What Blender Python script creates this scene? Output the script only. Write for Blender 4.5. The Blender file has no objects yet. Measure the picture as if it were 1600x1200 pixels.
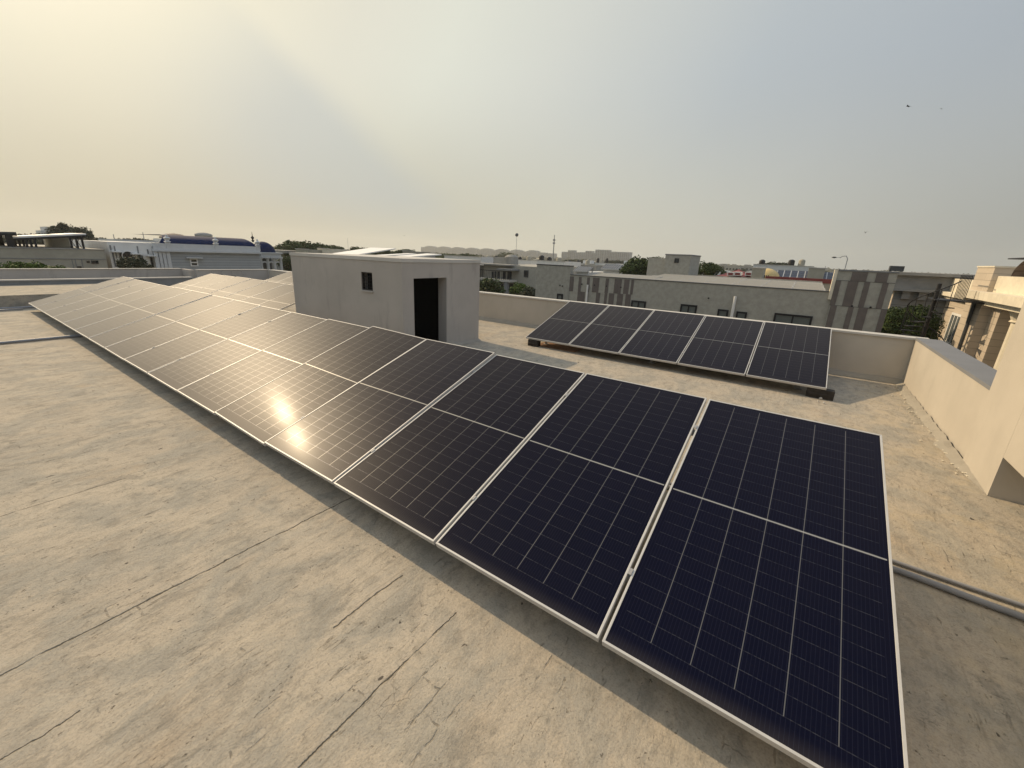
import bpy, bmesh, math, random
from mathutils import Vector, Matrix, noise
S = bpy.context.scene
COL = S.collection
R = math.radians
random.seed(7)

# ---------------------------------------------------------------- camera
CAMZ = 2.05
RT = Vector((0.8105, 0.5845, 0.0381)).normalized()
FW = Vector((-0.5536, 0.7856, -0.2763)).normalized()
UP = RT.cross(FW).normalized()
FW = UP.cross(RT).normalized()
FPX, PX0, PY0 = 638.0, 788.0, 582.0
cam_d = bpy.data.cameras.new("camera")
cam = bpy.data.objects.new("camera", cam_d)
COL.objects.link(cam)
m = Matrix((RT, UP, -FW)).transposed().to_4x4()
m.translation = Vector((0, 0, CAMZ))
cam.matrix_world = m
cam_d.sensor_width = 36
cam_d.lens = FPX / 1600 * 36
cam_d.shift_x = 12 / 1600
cam_d.shift_y = -18 / 1600
cam_d.clip_start = 0.05
cam_d.clip_end = 12000
S.camera = cam
S.render.resolution_x, S.render.resolution_y = 1024, 768
S.view_settings.view_transform = 'Standard'
S.view_settings.look = 'None'
S.view_settings.exposure = 0
S.view_settings.gamma = 1

# ---------------------------------------------------------------- sun and sky
SUN = Vector((-0.8282, 0.0910, 0.5530)).normalized()
SUN_EL = math.asin(SUN.z)
sd = bpy.data.lights.new("sun", 'SUN')
sd.energy = 3.8
sd.angle = R(0.6)
sd.color = (1.0, 0.775, 0.50)
so = bpy.data.objects.new("sun", sd)
so.rotation_mode = 'QUATERNION'
so.rotation_quaternion = SUN.to_track_quat('Z', 'Y')
so.location = (0, 0, 30)
COL.objects.link(so)

W = bpy.data.worlds.new("World")
S.world = W
W.use_nodes = True
nt = W.node_tree
nt.nodes.clear()
N = lambda t, tree=nt: tree.nodes.new(t)
L = nt.links.new
out = N('ShaderNodeOutputWorld')
add = N('ShaderNodeAddShader')
bg1 = N('ShaderNodeBackground')
bg2 = N('ShaderNodeBackground')
sky = N('ShaderNodeTexSky')
sky.sky_type = 'NISHITA'
sky.sun_disc = False
sky.sun_elevation = SUN_EL
sky.sun_rotation = math.atan2(SUN.x, SUN.y)
sky.dust_density = 6
sky.air_density = 1.2
L(sky.outputs[0], bg1.inputs[0])
bg1.inputs[1].default_value = 0.003
tc = N('ShaderNodeTexCoord')
nrm = N('ShaderNodeVectorMath'); nrm.operation = 'NORMALIZE'
L(tc.outputs['Generated'], nrm.inputs[0])
D = nrm.outputs[0]


def wmath(op, a, b=None, c=None, clamp=False):
    n = N('ShaderNodeMath'); n.operation = op; n.use_clamp = clamp
    for i, v in enumerate((a, b, c)):
        if v is None: continue
        if isinstance(v, (int, float)): n.inputs[i].default_value = v
        else: L(v, n.inputs[i])
    return n.outputs[0]


def wdot(v):
    n = N('ShaderNodeVectorMath'); n.operation = 'DOT_PRODUCT'
    L(D, n.inputs[0]); n.inputs[1].default_value = v
    return n.outputs['Value']


def wramp(fac, stops):
    r = N('ShaderNodeValToRGB')
    cr = r.color_ramp
    cr.interpolation = 'B_SPLINE' if False else 'LINEAR'
    while len(cr.elements) < len(stops): cr.elements.new(0.5)
    for e, (p, c) in zip(cr.elements, stops):
        e.position = p; e.color = (*c, 1)
    L(fac, r.inputs[0])
    return r.outputs[0]


def smooth(fac, lo, hi):
    n = N('ShaderNodeMapRange'); n.interpolation_type = 'SMOOTHSTEP'
    L(fac, n.inputs[0]); n.inputs[1].default_value = lo; n.inputs[2].default_value = hi
    return n.outputs[0]


def wmix(fac, a, b):
    n = N('ShaderNodeMix'); n.data_type = 'RGBA'
    if isinstance(fac, (int, float)): n.inputs[0].default_value = fac
    else: L(fac, n.inputs[0])
    for i, v in ((6, a), (7, b)):
        if isinstance(v, tuple): n.inputs[i].default_value = (*v, 1)
        else: L(v, n.inputs[i])
    return n.outputs[2]


ang = wmath('DIVIDE', wmath('ARCCOSINE', wmath('MINIMUM', wdot(tuple(SUN)), 0.99999)), math.pi)
hi_c = wramp(ang, [(0, (1.15, 1.0, .75)), (18 / 180, (.86, .81, .63)), (28 / 180, (.765, .745, .63)),
                   (37 / 180, (.755, .765, .665)), (48 / 180, (.665, .68, .625)), (67 / 180, (.475, .52, .545)), (83 / 180, (.40, .445, .485)),
                   (120 / 180, (.36, .41, .47)), (1, (.33, .38, .45))])
lo_c = wramp(ang, [(0, (.80, .70, .52)), (25 / 180, (.60, .55, .41)), (35 / 180, (.545, .505, .385)),
                   (45 / 180, (.56, .545, .44)), (58 / 180, (.62, .605, .495)), (76 / 180, (.54, .54, .475)),
                   (94 / 180, (.385, .39, .355)), (1, (.31, .32, .31))])
el = wmath('ABSOLUTE', wdot((0, 0, 1)))
skyc = wmix(smooth(el, 0.02, 0.36), lo_c, hi_c)
skyc = wmix(smooth(el, 0.42, 0.85), skyc, wmix(smooth(ang, 20 / 180, 80 / 180), hi_c, (.62, .73, .90)))


# a soft shaft of shade in the haze, fanning out from the cloud-covered sun
def pixdir(px, py):
    return (RT * ((px - PX0) / FPX) - UP * ((py - PY0) / FPX) + FW).normalized()


def at(px, py, X=None, Y=None, z=None):
    d = pixdir(px, py)
    if X is not None: t = X / d.x
    elif Y is not None: t = Y / d.y
    else: t = (z - CAMZ) / d.z
    return Vector((0, 0, CAMZ)) + d * t


V0 = pixdir(-190, -520)
e1 = (pixdir(440, 200) - V0 * pixdir(440, 200).dot(V0)).normalized()
e2 = V0.cross(e1)
aa = wdot(tuple(e1)); bb = wdot(tuple(e2))
phi = wmath('ARCTAN2', bb, aa)


def phi_of(px, py):
    d = pixdir(px, py)
    return math.atan2(d.dot(e2), d.dot(e1))


pe, pc, pf = phi_of(650, 265), phi_of(430, 190), phi_of(300, 300)
fr = wmath('SUBTRACT', phi, pe)
sg = 1 if pf > pe else -1
fr = wmath('MULTIPLY', fr, sg)
span = abs(pf - pe)
nz = N('ShaderNodeTexNoise'); nz.inputs['Scale'].default_value = 3.0; nz.inputs['Detail'].default_value = 2
L(D, nz.inputs['Vector'])
fr = wmath('ADD', fr, wmath('MULTIPLY', wmath('SUBTRACT', nz.outputs[0], 0.5), span * .14))
beam = wmath('MULTIPLY', smooth(fr, -span * .08, span * .16), wmath('SUBTRACT', 1.0, smooth(fr, span * .3, span * 1.3)))
fade = wmath('MULTIPLY', smooth(ang, 14 / 180, 30 / 180), smooth(el, 0.0, 0.12))
beam = wmath('MULTIPLY', beam, wmath('MULTIPLY', fade, wmath('GREATER_THAN', aa, 0.0)))
beam = wmath('MULTIPLY', beam, wmath('SUBTRACT', 1.0, smooth(ang, 42 / 180, 60 / 180)))
skyc = wmix(wmath('MULTIPLY', beam, 1.0), skyc, wmix(0.50, (.46, .51, .53), skyc))
nz2 = N('ShaderNodeTexNoise'); nz2.inputs['Scale'].default_value = 1.6; nz2.inputs['Detail'].default_value = 3
L(D, nz2.inputs['Vector'])
hv = wmath('ADD', 0.96, wmath('MULTIPLY', nz2.outputs[0], 0.08))
vm = N('ShaderNodeVectorMath'); vm.operation = 'SCALE'
L(skyc, vm.inputs[0]); L(hv, vm.inputs['Scale'])
L(vm.outputs[0], bg2.inputs[0])
bg2.inputs[1].default_value = 0.97
L(bg1.outputs[0], add.inputs[0]); L(bg2.outputs[0], add.inputs[1])
L(add.outputs[0], out.inputs[0])

# ---------------------------------------------------------------- materials
MATS = {}


class MT:
    """small helper round a node tree"""
    def __init__(s, name):
        s.m = bpy.data.materials.new(name); s.m.use_nodes = True
        s.t = s.m.node_tree
        s.b = s.t.nodes['Principled BSDF']
        s.tc = s.t.nodes.new('ShaderNodeTexCoord')
        MATS[name] = s.m

    def n(s, t): return s.t.nodes.new(t)

    def l(s, a, b): s.t.links.new(a, b)

    def set(s, inp, v):
        if isinstance(v, (int, float)): s.b.inputs[inp].default_value = v
        elif isinstance(v, tuple): s.b.inputs[inp].default_value = (*v, 1) if len(v) == 3 else v
        else: s.l(v, s.b.inputs[inp])

    def math(s, op, a, b=None, c=None, clamp=False):
        n = s.n('ShaderNodeMath'); n.operation = op; n.use_clamp = clamp
        for i, v in enumerate((a, b, c)):
            if v is None: continue
            if isinstance(v, (int, float)): n.inputs[i].default_value = v
            else: s.l(v, n.inputs[i])
        return n.outputs[0]

    def noise(s, scale, detail=4, rough=.55, stretch=(1, 1, 1), obj=True, dist=0.0):
        mp = s.n('ShaderNodeMapping'); mp.inputs['Scale'].default_value = stretch
        s.l(s.tc.outputs['Object'] if obj else s.tc.outputs['Generated'], mp.inputs[0])
        n = s.n('ShaderNodeTexNoise')
        n.inputs['Scale'].default_value = scale; n.inputs['Detail'].default_value = detail
        n.inputs['Roughness'].default_value = rough; n.inputs['Distortion'].default_value = dist
        s.l(mp.outputs[0], n.inputs['Vector'])
        return n.outputs[0]

    def ramp(s, fac, stops):
        r = s.n('ShaderNodeValToRGB'); cr = r.color_ramp
        while len(cr.elements) < len(stops): cr.elements.new(.5)
        for e, (p, c) in zip(cr.elements, stops):
            e.position = p
            e.color = (*c, 1) if isinstance(c, tuple) else (c, c, c, 1)
        s.l(fac, r.inputs[0]); return r.outputs[0]

    def step(s, v, lo, hi):
        n = s.n('ShaderNodeMapRange'); n.interpolation_type = 'SMOOTHSTEP'
        s.l(v, n.inputs[0]); n.inputs[1].default_value = lo; n.inputs[2].default_value = hi
        return n.outputs[0]

    def mix(s, fac, a, b, mode='MIX'):
        n = s.n('ShaderNodeMix'); n.data_type = 'RGBA'; n.blend_type = mode
        if isinstance(fac, (int, float)): n.inputs[0].default_value = fac
        else: s.l(fac, n.inputs[0])
        for i, v in ((6, a), (7, b)):
            if isinstance(v, tuple): n.inputs[i].default_value = (*v, 1)
            else: s.l(v, n.inputs[i])
        return n.outputs[2]

    def bump(s, h, strength=.3, dist=.01):
        n = s.n('ShaderNodeBump'); n.inputs['Strength'].default_value = strength
        n.inputs['Distance'].default_value = dist
        s.l(h, n.inputs['Height']); s.l(n.outputs[0], s.b.inputs['Normal'])


def plain(name, col, rough=.8, var=.12, scale=3.0, metal=0.0, bump=0.0, stretch=(1, 1, 1), spec=.3):
    t = MT(name)
    a = tuple(c * (1 - var) for c in col); b = tuple(min(1, c * (1 + var)) for c in col)
    f = t.noise(scale, 6, .65, stretch)
    t.set('Base Color', t.mix(t.step(f, .3, .7), a, b))
    t.set('Roughness', rough); t.set('Metallic', metal); t.set('Specular IOR Level', spec)
    if bump: t.bump(t.noise(scale * 14, 4), bump, .01)
    return t.m


# weathered lime terracing of the roof
t = MT('roof_screed')
big = t.noise(.55, 5, .6)
med = t.noise(2.6, 7, .66, (1, .7, 1), dist=.35)
fine = t.noise(15, 7, .74, (1, .55, 1))
tiny = t.noise(90, 3, .6)
c = t.mix(t.step(big, .35, .65), (.415, .358, .282), (.46, .398, .312))
c = t.mix(t.step(med, .42, .60), c, (.345, .315, .262))
c = t.mix(t.math('MULTIPLY', t.step(t.noise(1.3, 5, .6, (1, .6, 1)), .56, .72), .55), c, (.43, .33, .225))
c = t.mix(t.math('MULTIPLY', t.step(fine, .48, .68), .5), c, (.205, .185, .15))
c = t.mix(t.math('MULTIPLY', t.step(t.noise(5.5, 7, .76, (1.0, .62, 1), dist=.3), .50, .64), .55), c, (.22, .20, .165))
c = t.mix(t.math('MULTIPLY', t.step(t.noise(4.4, 7, .74, (.9, .65, 1), dist=.3), .53, .68), .55), c, (.46, .41, .33))
c = t.mix(t.math('MULTIPLY', t.math('SUBTRACT', tiny, .5), 1.5, clamp=True), c, (.10, .09, .075))
c = t.mix(t.math('MULTIPLY', t.math('SUBTRACT', t.noise(48, 5, .75), .5), 1.2, clamp=True), c, (.16, .145, .12))
c = t.mix(t.math('MULTIPLY', t.step(t.noise(9, 6, .7, (1, .5, 1)), .60, .70), .35), c, (.46, .41, .32))
c = t.mix(t.math('MULTIPLY', t.step(t.noise(24, 5, .75, (.4, 1, 1)), .62, .68), t.math('MULTIPLY', t.step(t.noise(1.1, 3), .52, .62), .55)), c, (.15, .14, .12))
# lines of the brick-on-edge courses showing through along the roof's depth
sx = t.n('ShaderNodeSeparateXYZ'); t.l(t.tc.outputs['Object'], sx.inputs[0])
wob = t.noise(1.7, 3, .5)
xx = t.math('ADD', sx.outputs[0], t.math('MULTIPLY', wob, .09))
pp = t.math('PINGPONG', t.math('ADD', xx, 100.02), .058)
brk = t.math('SUBTRACT', 1.0, t.step(pp, .0, .010))
brm = t.step(t.noise(1.25, 5, .6), .50, .64)
c = t.mix(t.math('MULTIPLY', t.math('MULTIPLY', brk, brm), .30), c, (.15, .135, .11))
# exposed brick patches
br = t.n('ShaderNodeTexBrick'); br.offset = .5
mp = t.n('ShaderNodeMapping'); mp.inputs['Rotation'].default_value = (0, 0, R(90))
dn = t.n('ShaderNodeTexNoise'); dn.inputs['Scale'].default_value = 14; t.l(t.tc.outputs['Object'], dn.inputs['Vector'])
va = t.n('ShaderNodeVectorMath'); va.operation = 'MULTIPLY_ADD'
t.l(dn.outputs[1], va.inputs[0]); va.inputs[1].default_value = (.03, .03, 0); t.l(t.tc.outputs['Object'], va.inputs[2])
t.l(va.outputs[0], mp.inputs[0]); t.l(mp.outputs[0], br.inputs['Vector'])
br.inputs['Scale'].default_value = 1; br.inputs['Brick Width'].default_value = .24; br.inputs['Row Height'].default_value = .116
br.inputs['Mortar Size'].default_value = .0055; br.inputs['Mortar Smooth'].default_value = .6; br.inputs['Bias'].default_value = -.6
br.inputs['Color1'].default_value = (0, 0, 0, 1); br.inputs['Color2'].default_value = (0, 0, 0, 1); br.inputs['Mortar'].default_value = (1, 1, 1, 1)
pm = t.math('MULTIPLY', t.step(t.noise(2.2, 4, .6, (1, .8, 1)), .53, .62), t.step(t.noise(.8, 2, .5), .46, .56))
pm2 = t.math('MULTIPLY', pm, t.step(t.noise(22, 3), .40, .60))
c = t.mix(t.math('MULTIPLY', t.math('MULTIPLY', br.outputs[0], pm2), .60), c, (.115, .10, .08))
pits = t.math('MULTIPLY', t.step(t.noise(34, 5, .75, (1, .7, 1)), .62, .66), t.step(t.noise(2.9, 3), .46, .58))
c = t.mix(t.math('MULTIPLY', pits, .75), c, (.10, .088, .07))
flk = t.math('MULTIPLY', t.step(t.noise(9.5, 6, .78, (.55, 1.25, 1), dist=.6), .585, .64), t.step(t.noise(1.5, 4, .6), .44, .56))
flk = t.math('MULTIPLY', flk, t.math('MAXIMUM', .3, t.step(sx.outputs[0], -.5, 1.2)))
c = t.mix(t.math('MULTIPLY', flk, .62), c, (.15, .14, .115))
c = t.mix(t.math('MULTIPLY', t.step(t.noise(1.9, 5, .65, dist=.4), .50, .62), t.math('MULTIPLY', t.step(sx.outputs[0], -.5, 1.5), .28)), c, (.50, .40, .26))
stn = t.noise(13, 7, .80, (1.5, .30, 1), dist=.2)
strk = t.math('MULTIPLY', t.step(stn, .60, .66), t.step(t.noise(1.7, 3, .6), .42, .56))
c = t.mix(t.math('MULTIPLY', strk, t.math('SUBTRACT', .55, t.math('MULTIPLY', t.step(sx.outputs[0], -1, 1), .4))), c, (.15, .135, .115))
c = t.mix(t.math('MULTIPLY', t.step(t.noise(21, 6, .8, (1, .6, 1)), .62, .68), .35), c, (.56, .50, .40))
blob = t.math('MULTIPLY', t.step(t.noise(13, 2, .5, (1, .6, 1)), .735, .75), .9)
c = t.mix(blob, c, (.07, .06, .05))
# hairline crazing
vo = t.n('ShaderNodeTexVoronoi'); vo.feature = 'DISTANCE_TO_EDGE'; vo.inputs['Scale'].default_value = 11
t.l(va.outputs[0], vo.inputs['Vector'])
cz = t.math('MULTIPLY', t.math('SUBTRACT', 1.0, t.step(vo.outputs['Distance'], 0, .022)), t.step(t.noise(1.9, 3), .57, .66))
c = t.mix(t.math('MULTIPLY', t.math('MULTIPLY', cz, t.step(t.noise(7, 3), .42, .58)), .6), c, (.12, .11, .09))
# the two long open joints that run across the roof
crk = None
for cx_, y0, y1, wd in ((-2.80, -2.5, 1.9, .011), (-1.30, .45, 1.45, .008), (-2.28, -.3, .02, .006), (-1.78, .95, 1.45, .010), (-4.6, -.6, .7, .007)):
    xw = t.math('ADD', t.math('SUBTRACT', sx.outputs[0], cx_), t.math('MULTIPLY', t.math('SUBTRACT', t.noise(3.5, 6, .75), .5), .07))
    f = t.math('SUBTRACT', 1.0, t.step(t.math('ABSOLUTE', xw), wd * .1, wd * .8))
    f = t.math('MULTIPLY', f, t.math('MULTIPLY', t.math('GREATER_THAN', sx.outputs[1], y0), t.math('LESS_THAN', sx.outputs[1], y1)))
    crk = f if crk is None else t.math('MAXIMUM', crk, f)
crk = t.math('MULTIPLY', crk, t.step(t.noise(5, 4), .32, .50))
c = t.mix(t.math('MULTIPLY', crk, .85), c, (.065, .058, .045))
t.set('Base Color', c)
t.set('Roughness', .92); t.set('Specular IOR Level', .2)
hh = t.math('SUBTRACT', t.math('ADD', t.math('MULTIPLY', med, .9), t.math('MULTIPLY', fine, .5)), t.math('MULTIPLY', t.math('ADD', t.math('ADD', crk, pits), t.math('MULTIPLY', t.math('MULTIPLY', br.outputs[0], pm2), .45)), .5))
hh = t.math('ADD', hh, t.math('MULTIPLY', tiny, .16))
hh = t.math('SUBTRACT', hh, t.math('MULTIPLY', strk, .25))
t.bump(hh, .8, .022)


def plaster(name, col, spots=.1):
    t = MT(name)
    f = t.noise(1.1, 6, .6)
    s_ = t.noise(3.2, 5, .7, (1, 1, .22))
    c = t.mix(t.step(f, .3, .7), tuple(v * .93 for v in col), tuple(v * 1.05 for v in col))
    c = t.mix(t.math('MULTIPLY', t.step(s_, .52, .72), spots * 2.2), c, tuple(v * .72 for v in col))
    sz = t.n('ShaderNodeSeparateXYZ'); t.l(t.tc.outputs['Object'], sz.inputs[0])
    t.set('Base Color', c); t.set('Roughness', .9); t.set('Specular IOR Level', .2)
    t.bump(t.math('ADD', t.noise(55, 4, .7), t.math('MULTIPLY', f, 2)), .25, .008)
    return t.m


plaster('plaster_cream', (.47, .43, .37))
plaster('plaster_hut', (.425, .395, .36), .30)
plaster('coping_grey', (.20, .205, .215))
plaster('coping_pale', (.52, .50, .46))
plaster('rubble', (.33, .30, .25), .3)
plain('aluminium', (.50, .495, .48), .5, .05, 8, metal=.15)
plain('galvanised', (.30, .30, .30), .6, .12, 14, metal=.2)
plain('block_wood', (.035, .03, .026), .8, .3, 12)
plain('rust_sheet', (.26, .15, .085), .9, .35, 9)
plain('pipe_grey', (.25, .255, .27), .5, .1, 6)
plain('black_iron', (.018, .018, .02), .6, .2, 8)
plain('painted_inside_shade', (.004, .004, .004), .95, spec=0.0)  # black standing in for the shade inside the hut
plain('backsheet', (.55, .55, .55), .7)
plain('white_paint', (.72, .71, .68), .7, .06, 2)
plain('white_mansion', (.56, .57, .57), .7, .05, 2)
plain('beige_wall', (.36, .34, .28), .85, .10, 1.2)
plain('tex_beige', (.335, .325, .285), .9, .13, 5, bump=.4)
plain('tex_pale', (.36, .345, .30), .9, .10, 5, bump=.3)
plain('tex_brown', (.145, .125, .115), .85, .10, 5)
plain('grey_stone', (.22, .225, .225), .8, .10, 2)
plain('concrete', (.30, .29, .265), .85, .15, 1.0)
plain('sheet_white', (.80, .79, .76), .55, .05, 1)
plain('red_paint', (.21, .05, .045), .6, .12, 3)
plain('gold_dome', (.62, .46, .20), .5, .12, 4)
plain('blue_tile', (.008, .018, .065), .85, .25, 10, spec=.2)
plain('navy', (.012, .02, .045), .5, .15, 5)
plain('roof_tile', (.20, .165, .145), .8, .15, 6)
plain('trim_cream', (.68, .62, .50), .75, .08, 3)
plain('dark_grey', (.07, .075, .08), .6, .15, 3)
plain('bark', (.10, .075, .05), .95, .3, 9)
plain('water_tank', (.02, .02, .022), .5)
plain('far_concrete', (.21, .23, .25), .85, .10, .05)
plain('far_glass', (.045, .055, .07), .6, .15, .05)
t = MT('window_glass'); t.set('Base Color', (.02, .024, .028)); t.set('Roughness', .08); t.set('Specular IOR Level', .6)
t = MT('pale_glass'); t.set('Base Color', (.11, .125, .12)); t.set('Roughness', .15)
t = MT('bird_dark'); t.set('Base Color', (.03, .028, .025)); t.set('Roughness', .9)


def courses(name, col, row, wid, mort, dark=.45, rot=(R(90), 0, 0)):
    t = MT(name)
    br = t.n('ShaderNodeTexBrick'); mp = t.n('ShaderNodeMapping')
    g = t.n('ShaderNodeSeparateXYZ'); t.l(t.tc.outputs['Object'], g.inputs[0])
    cb = t.n('ShaderNodeCombineXYZ')
    t.l(t.math('ADD', g.outputs[0], g.outputs[1]), cb.inputs[0]); t.l(g.outputs[2], cb.inputs[1])
    t.l(cb.outputs[0], br.inputs['Vector'])
    br.inputs['Scale'].default_value = 1; br.inputs['Brick Width'].default_value = wid; br.inputs['Row Height'].default_value = row
    br.inputs['Mortar Size'].default_value = mort; br.inputs['Mortar Smooth'].default_value = .3; br.inputs['Bias'].default_value = 0
    br.inputs['Color1'].default_value = (*[v * 1.05 for v in col], 1)
    br.inputs['Color2'].default_value = (*[v * .92 for v in col], 1)
    br.inputs['Mortar'].default_value = (*[v * dark for v in col], 1)
    f = t.noise(2.0, 5, .6)
    t.set('Base Color', t.mix(t.math('MULTIPLY', t.step(f, .4, .7), .25), br.outputs[0], tuple(v * .7 for v in col)))
    t.set('Roughness', .85); t.bump(br.outputs['Fac'], -.3, .02)
    return t.m


courses('clad_stone', (.52, .445, .355), .26, 30, .011, .62)
courses('clad_blue', (.37, .385, .39), .20, 60, .018, .6)
courses('clad_shade_grey', (.20, .205, .205), .30, 30, .018, .6)  # dark tone carries the shade on the stone house front
courses('roof_slate', (.19, .155, .14), .22, .5, .02, .5)
# photovoltaic laminate: half-cut mono cells behind glass
PW, PL = 1.134, 2.278
t = MT('pv_glass')
s3 = t.n('ShaderNodeSeparateXYZ'); t.l(t.tc.outputs['Object'], s3.inputs[0])
x, y = s3.outputs[0], s3.outputs[1]
oi = t.n('ShaderNodeObjectInfo'); rnd = oi.outputs['Random']
cw = (PW - .044) / 6
xc = t.math('DIVIDE', t.math('SUBTRACT', x, .022), cw)
dx = t.math('MULTIPLY', t.math('PINGPONG', t.math('ADD', xc, 8.0), .5), cw)
colline = t.math('SUBTRACT', 1.0, t.step(dx, .0011, .0028))
inx = t.math('MULTIPLY', t.math('GREATER_THAN', x, .06), t.math('LESS_THAN', x, PW - .06))
iny = t.math('MULTIPLY', t.math('GREATER_THAN', y, .115), t.math('LESS_THAN', y, PL - .045))
colline = t.math('MULTIPLY', t.math('MULTIPLY', colline, inx), iny)
rh = (PL / 2 - .03) / 12
ym = t.math('ABSOLUTE', t.math('SUBTRACT', y, PL / 2))
midline = t.math('SUBTRACT', 1.0, t.step(ym, .0035, .0065))
midline = t.math('MULTIPLY', midline, t.math('MULTIPLY', t.math('GREATER_THAN', x, .02), t.math('LESS_THAN', x, PW - .02)))
dy = t.math('MULTIPLY', t.math('PINGPONG', t.math('ADD', t.math('DIVIDE', t.math('SUBTRACT', ym, .008), rh), 20.0), .5), rh)
rowline = t.math('SUBTRACT', 1.0, t.step(dy, .0010, .0026))
inx2 = t.math('MULTIPLY', t.math('GREATER_THAN', x, .05), t.math('LESS_THAN', x, PW - .05))
iny2 = t.math('MULTIPLY', t.math('GREATER_THAN', y, .10), t.math('LESS_THAN', y, PL - .06))
rowline = t.math('MULTIPLY', t.math('MULTIPLY', rowline, inx2), iny2)
bp = cw / 11
db = t.math('MULTIPLY', t.math('PINGPONG', t.math('ADD', t.math('MULTIPLY', xc, 11.0), 88.5), .5), bp)
bus = t.math('SUBTRACT', 1.0, t.step(db, .0004, .0013))
cn = t.noise(3.1, 2, .5)
cell = t.mix(t.math('MULTIPLY', t.math('ADD', rnd, cn), .5), (.0018, .0026, .0140), (.0030, .0036, .0115))
c = t.mix(t.math('MULTIPLY', bus, .045), cell, (.18, .22, .36))
c = t.mix(t.math('MULTIPLY', rowline, t.math('ADD', .028, t.math('MULTIPLY', t.step(t.noise(60, 2), .4, .6), .05))), c, (.5, .5, .5))
c = t.mix(t.math('MULTIPLY', colline, .20), c, (.62, .62, .60))
c = t.mix(t.math('MULTIPLY', midline, .45), c, (.66, .66, .63))
dust = t.math('ADD', t.math('MULTIPLY', t.step(t.noise(7, 5, .7), .35, .8), .0025), t.math('MULTIPLY', t.math('SUBTRACT', 1.0, t.step(y, .01, .09)), .03))
dust = t.math('ADD', dust, t.math('MULTIPLY', t.step(t.noise(150, 2), .72, .78), .02))
c = t.mix(dust, c, (.52, .46, .38))
t.set('Base Color', c)
t.set('IOR', 1.12)
t.set('Metallic', t.math('MAXIMUM', t.math('MULTIPLY', rowline, .42), t.math('MAXIMUM', t.math('MULTIPLY', colline, .40), t.math('MAXIMUM', t.math('MULTIPLY', midline, .32), t.math('MULTIPLY', bus, .01))))); t.set('Specular IOR Level', .5)
t.set('Coat Weight', .013); t.set('Coat Roughness', .155)
t.set('Sheen Weight', 1.0); t.set('Sheen Roughness', .28); t.set('Sheen Tint', (1.0, .95, .86)); t.set('Coat IOR', 1.5)
t.set('Roughness', t.math('ADD', .37, t.math('MULTIPLY', rnd, .04)))
t.bump(t.math('ADD', t.noise(420, 2, .5), t.math('MULTIPLY', t.noise(2.2, 2), 3.0)), .10, .0012)
MATS['pv_glass_near'] = MATS['pv_glass']


def leafmat(name, a, b):
    t = MT(name)
    f = t.noise(.9, 3)
    oi = t.n('ShaderNodeObjectInfo')
    ff = t.math('ADD', t.math('MULTIPLY', t.step(f, .3, .7), .7), t.math('MULTIPLY', oi.outputs['Random'], .3))
    t.set('Base Color', t.mix(ff, a, b)); t.set('Roughness', .75); t.set('Specular IOR Level', .15)
    return t.m


leafmat('leaf_dark', (.035, .055, .018), (.075, .105, .03))
leafmat('leaf_mid', (.045, .065, .025), (.085, .105, .04))
leafmat('leaf_bright', (.045, .085, .014), (.10, .15, .03))
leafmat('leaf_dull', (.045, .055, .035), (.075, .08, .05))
t = MT('ground_soil')
t.set('Base Color', t.mix(t.step(t.noise(.02, 6, .6), .4, .6), (.10, .095, .07), (.06, .075, .035)))
t.set('Roughness', .95)
t = MT('asphalt')
t.set('Base Color', t.mix(t.noise(2, 5), (.045, .045, .045), (.07, .068, .065))); t.set('Roughness', .9)


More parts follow.
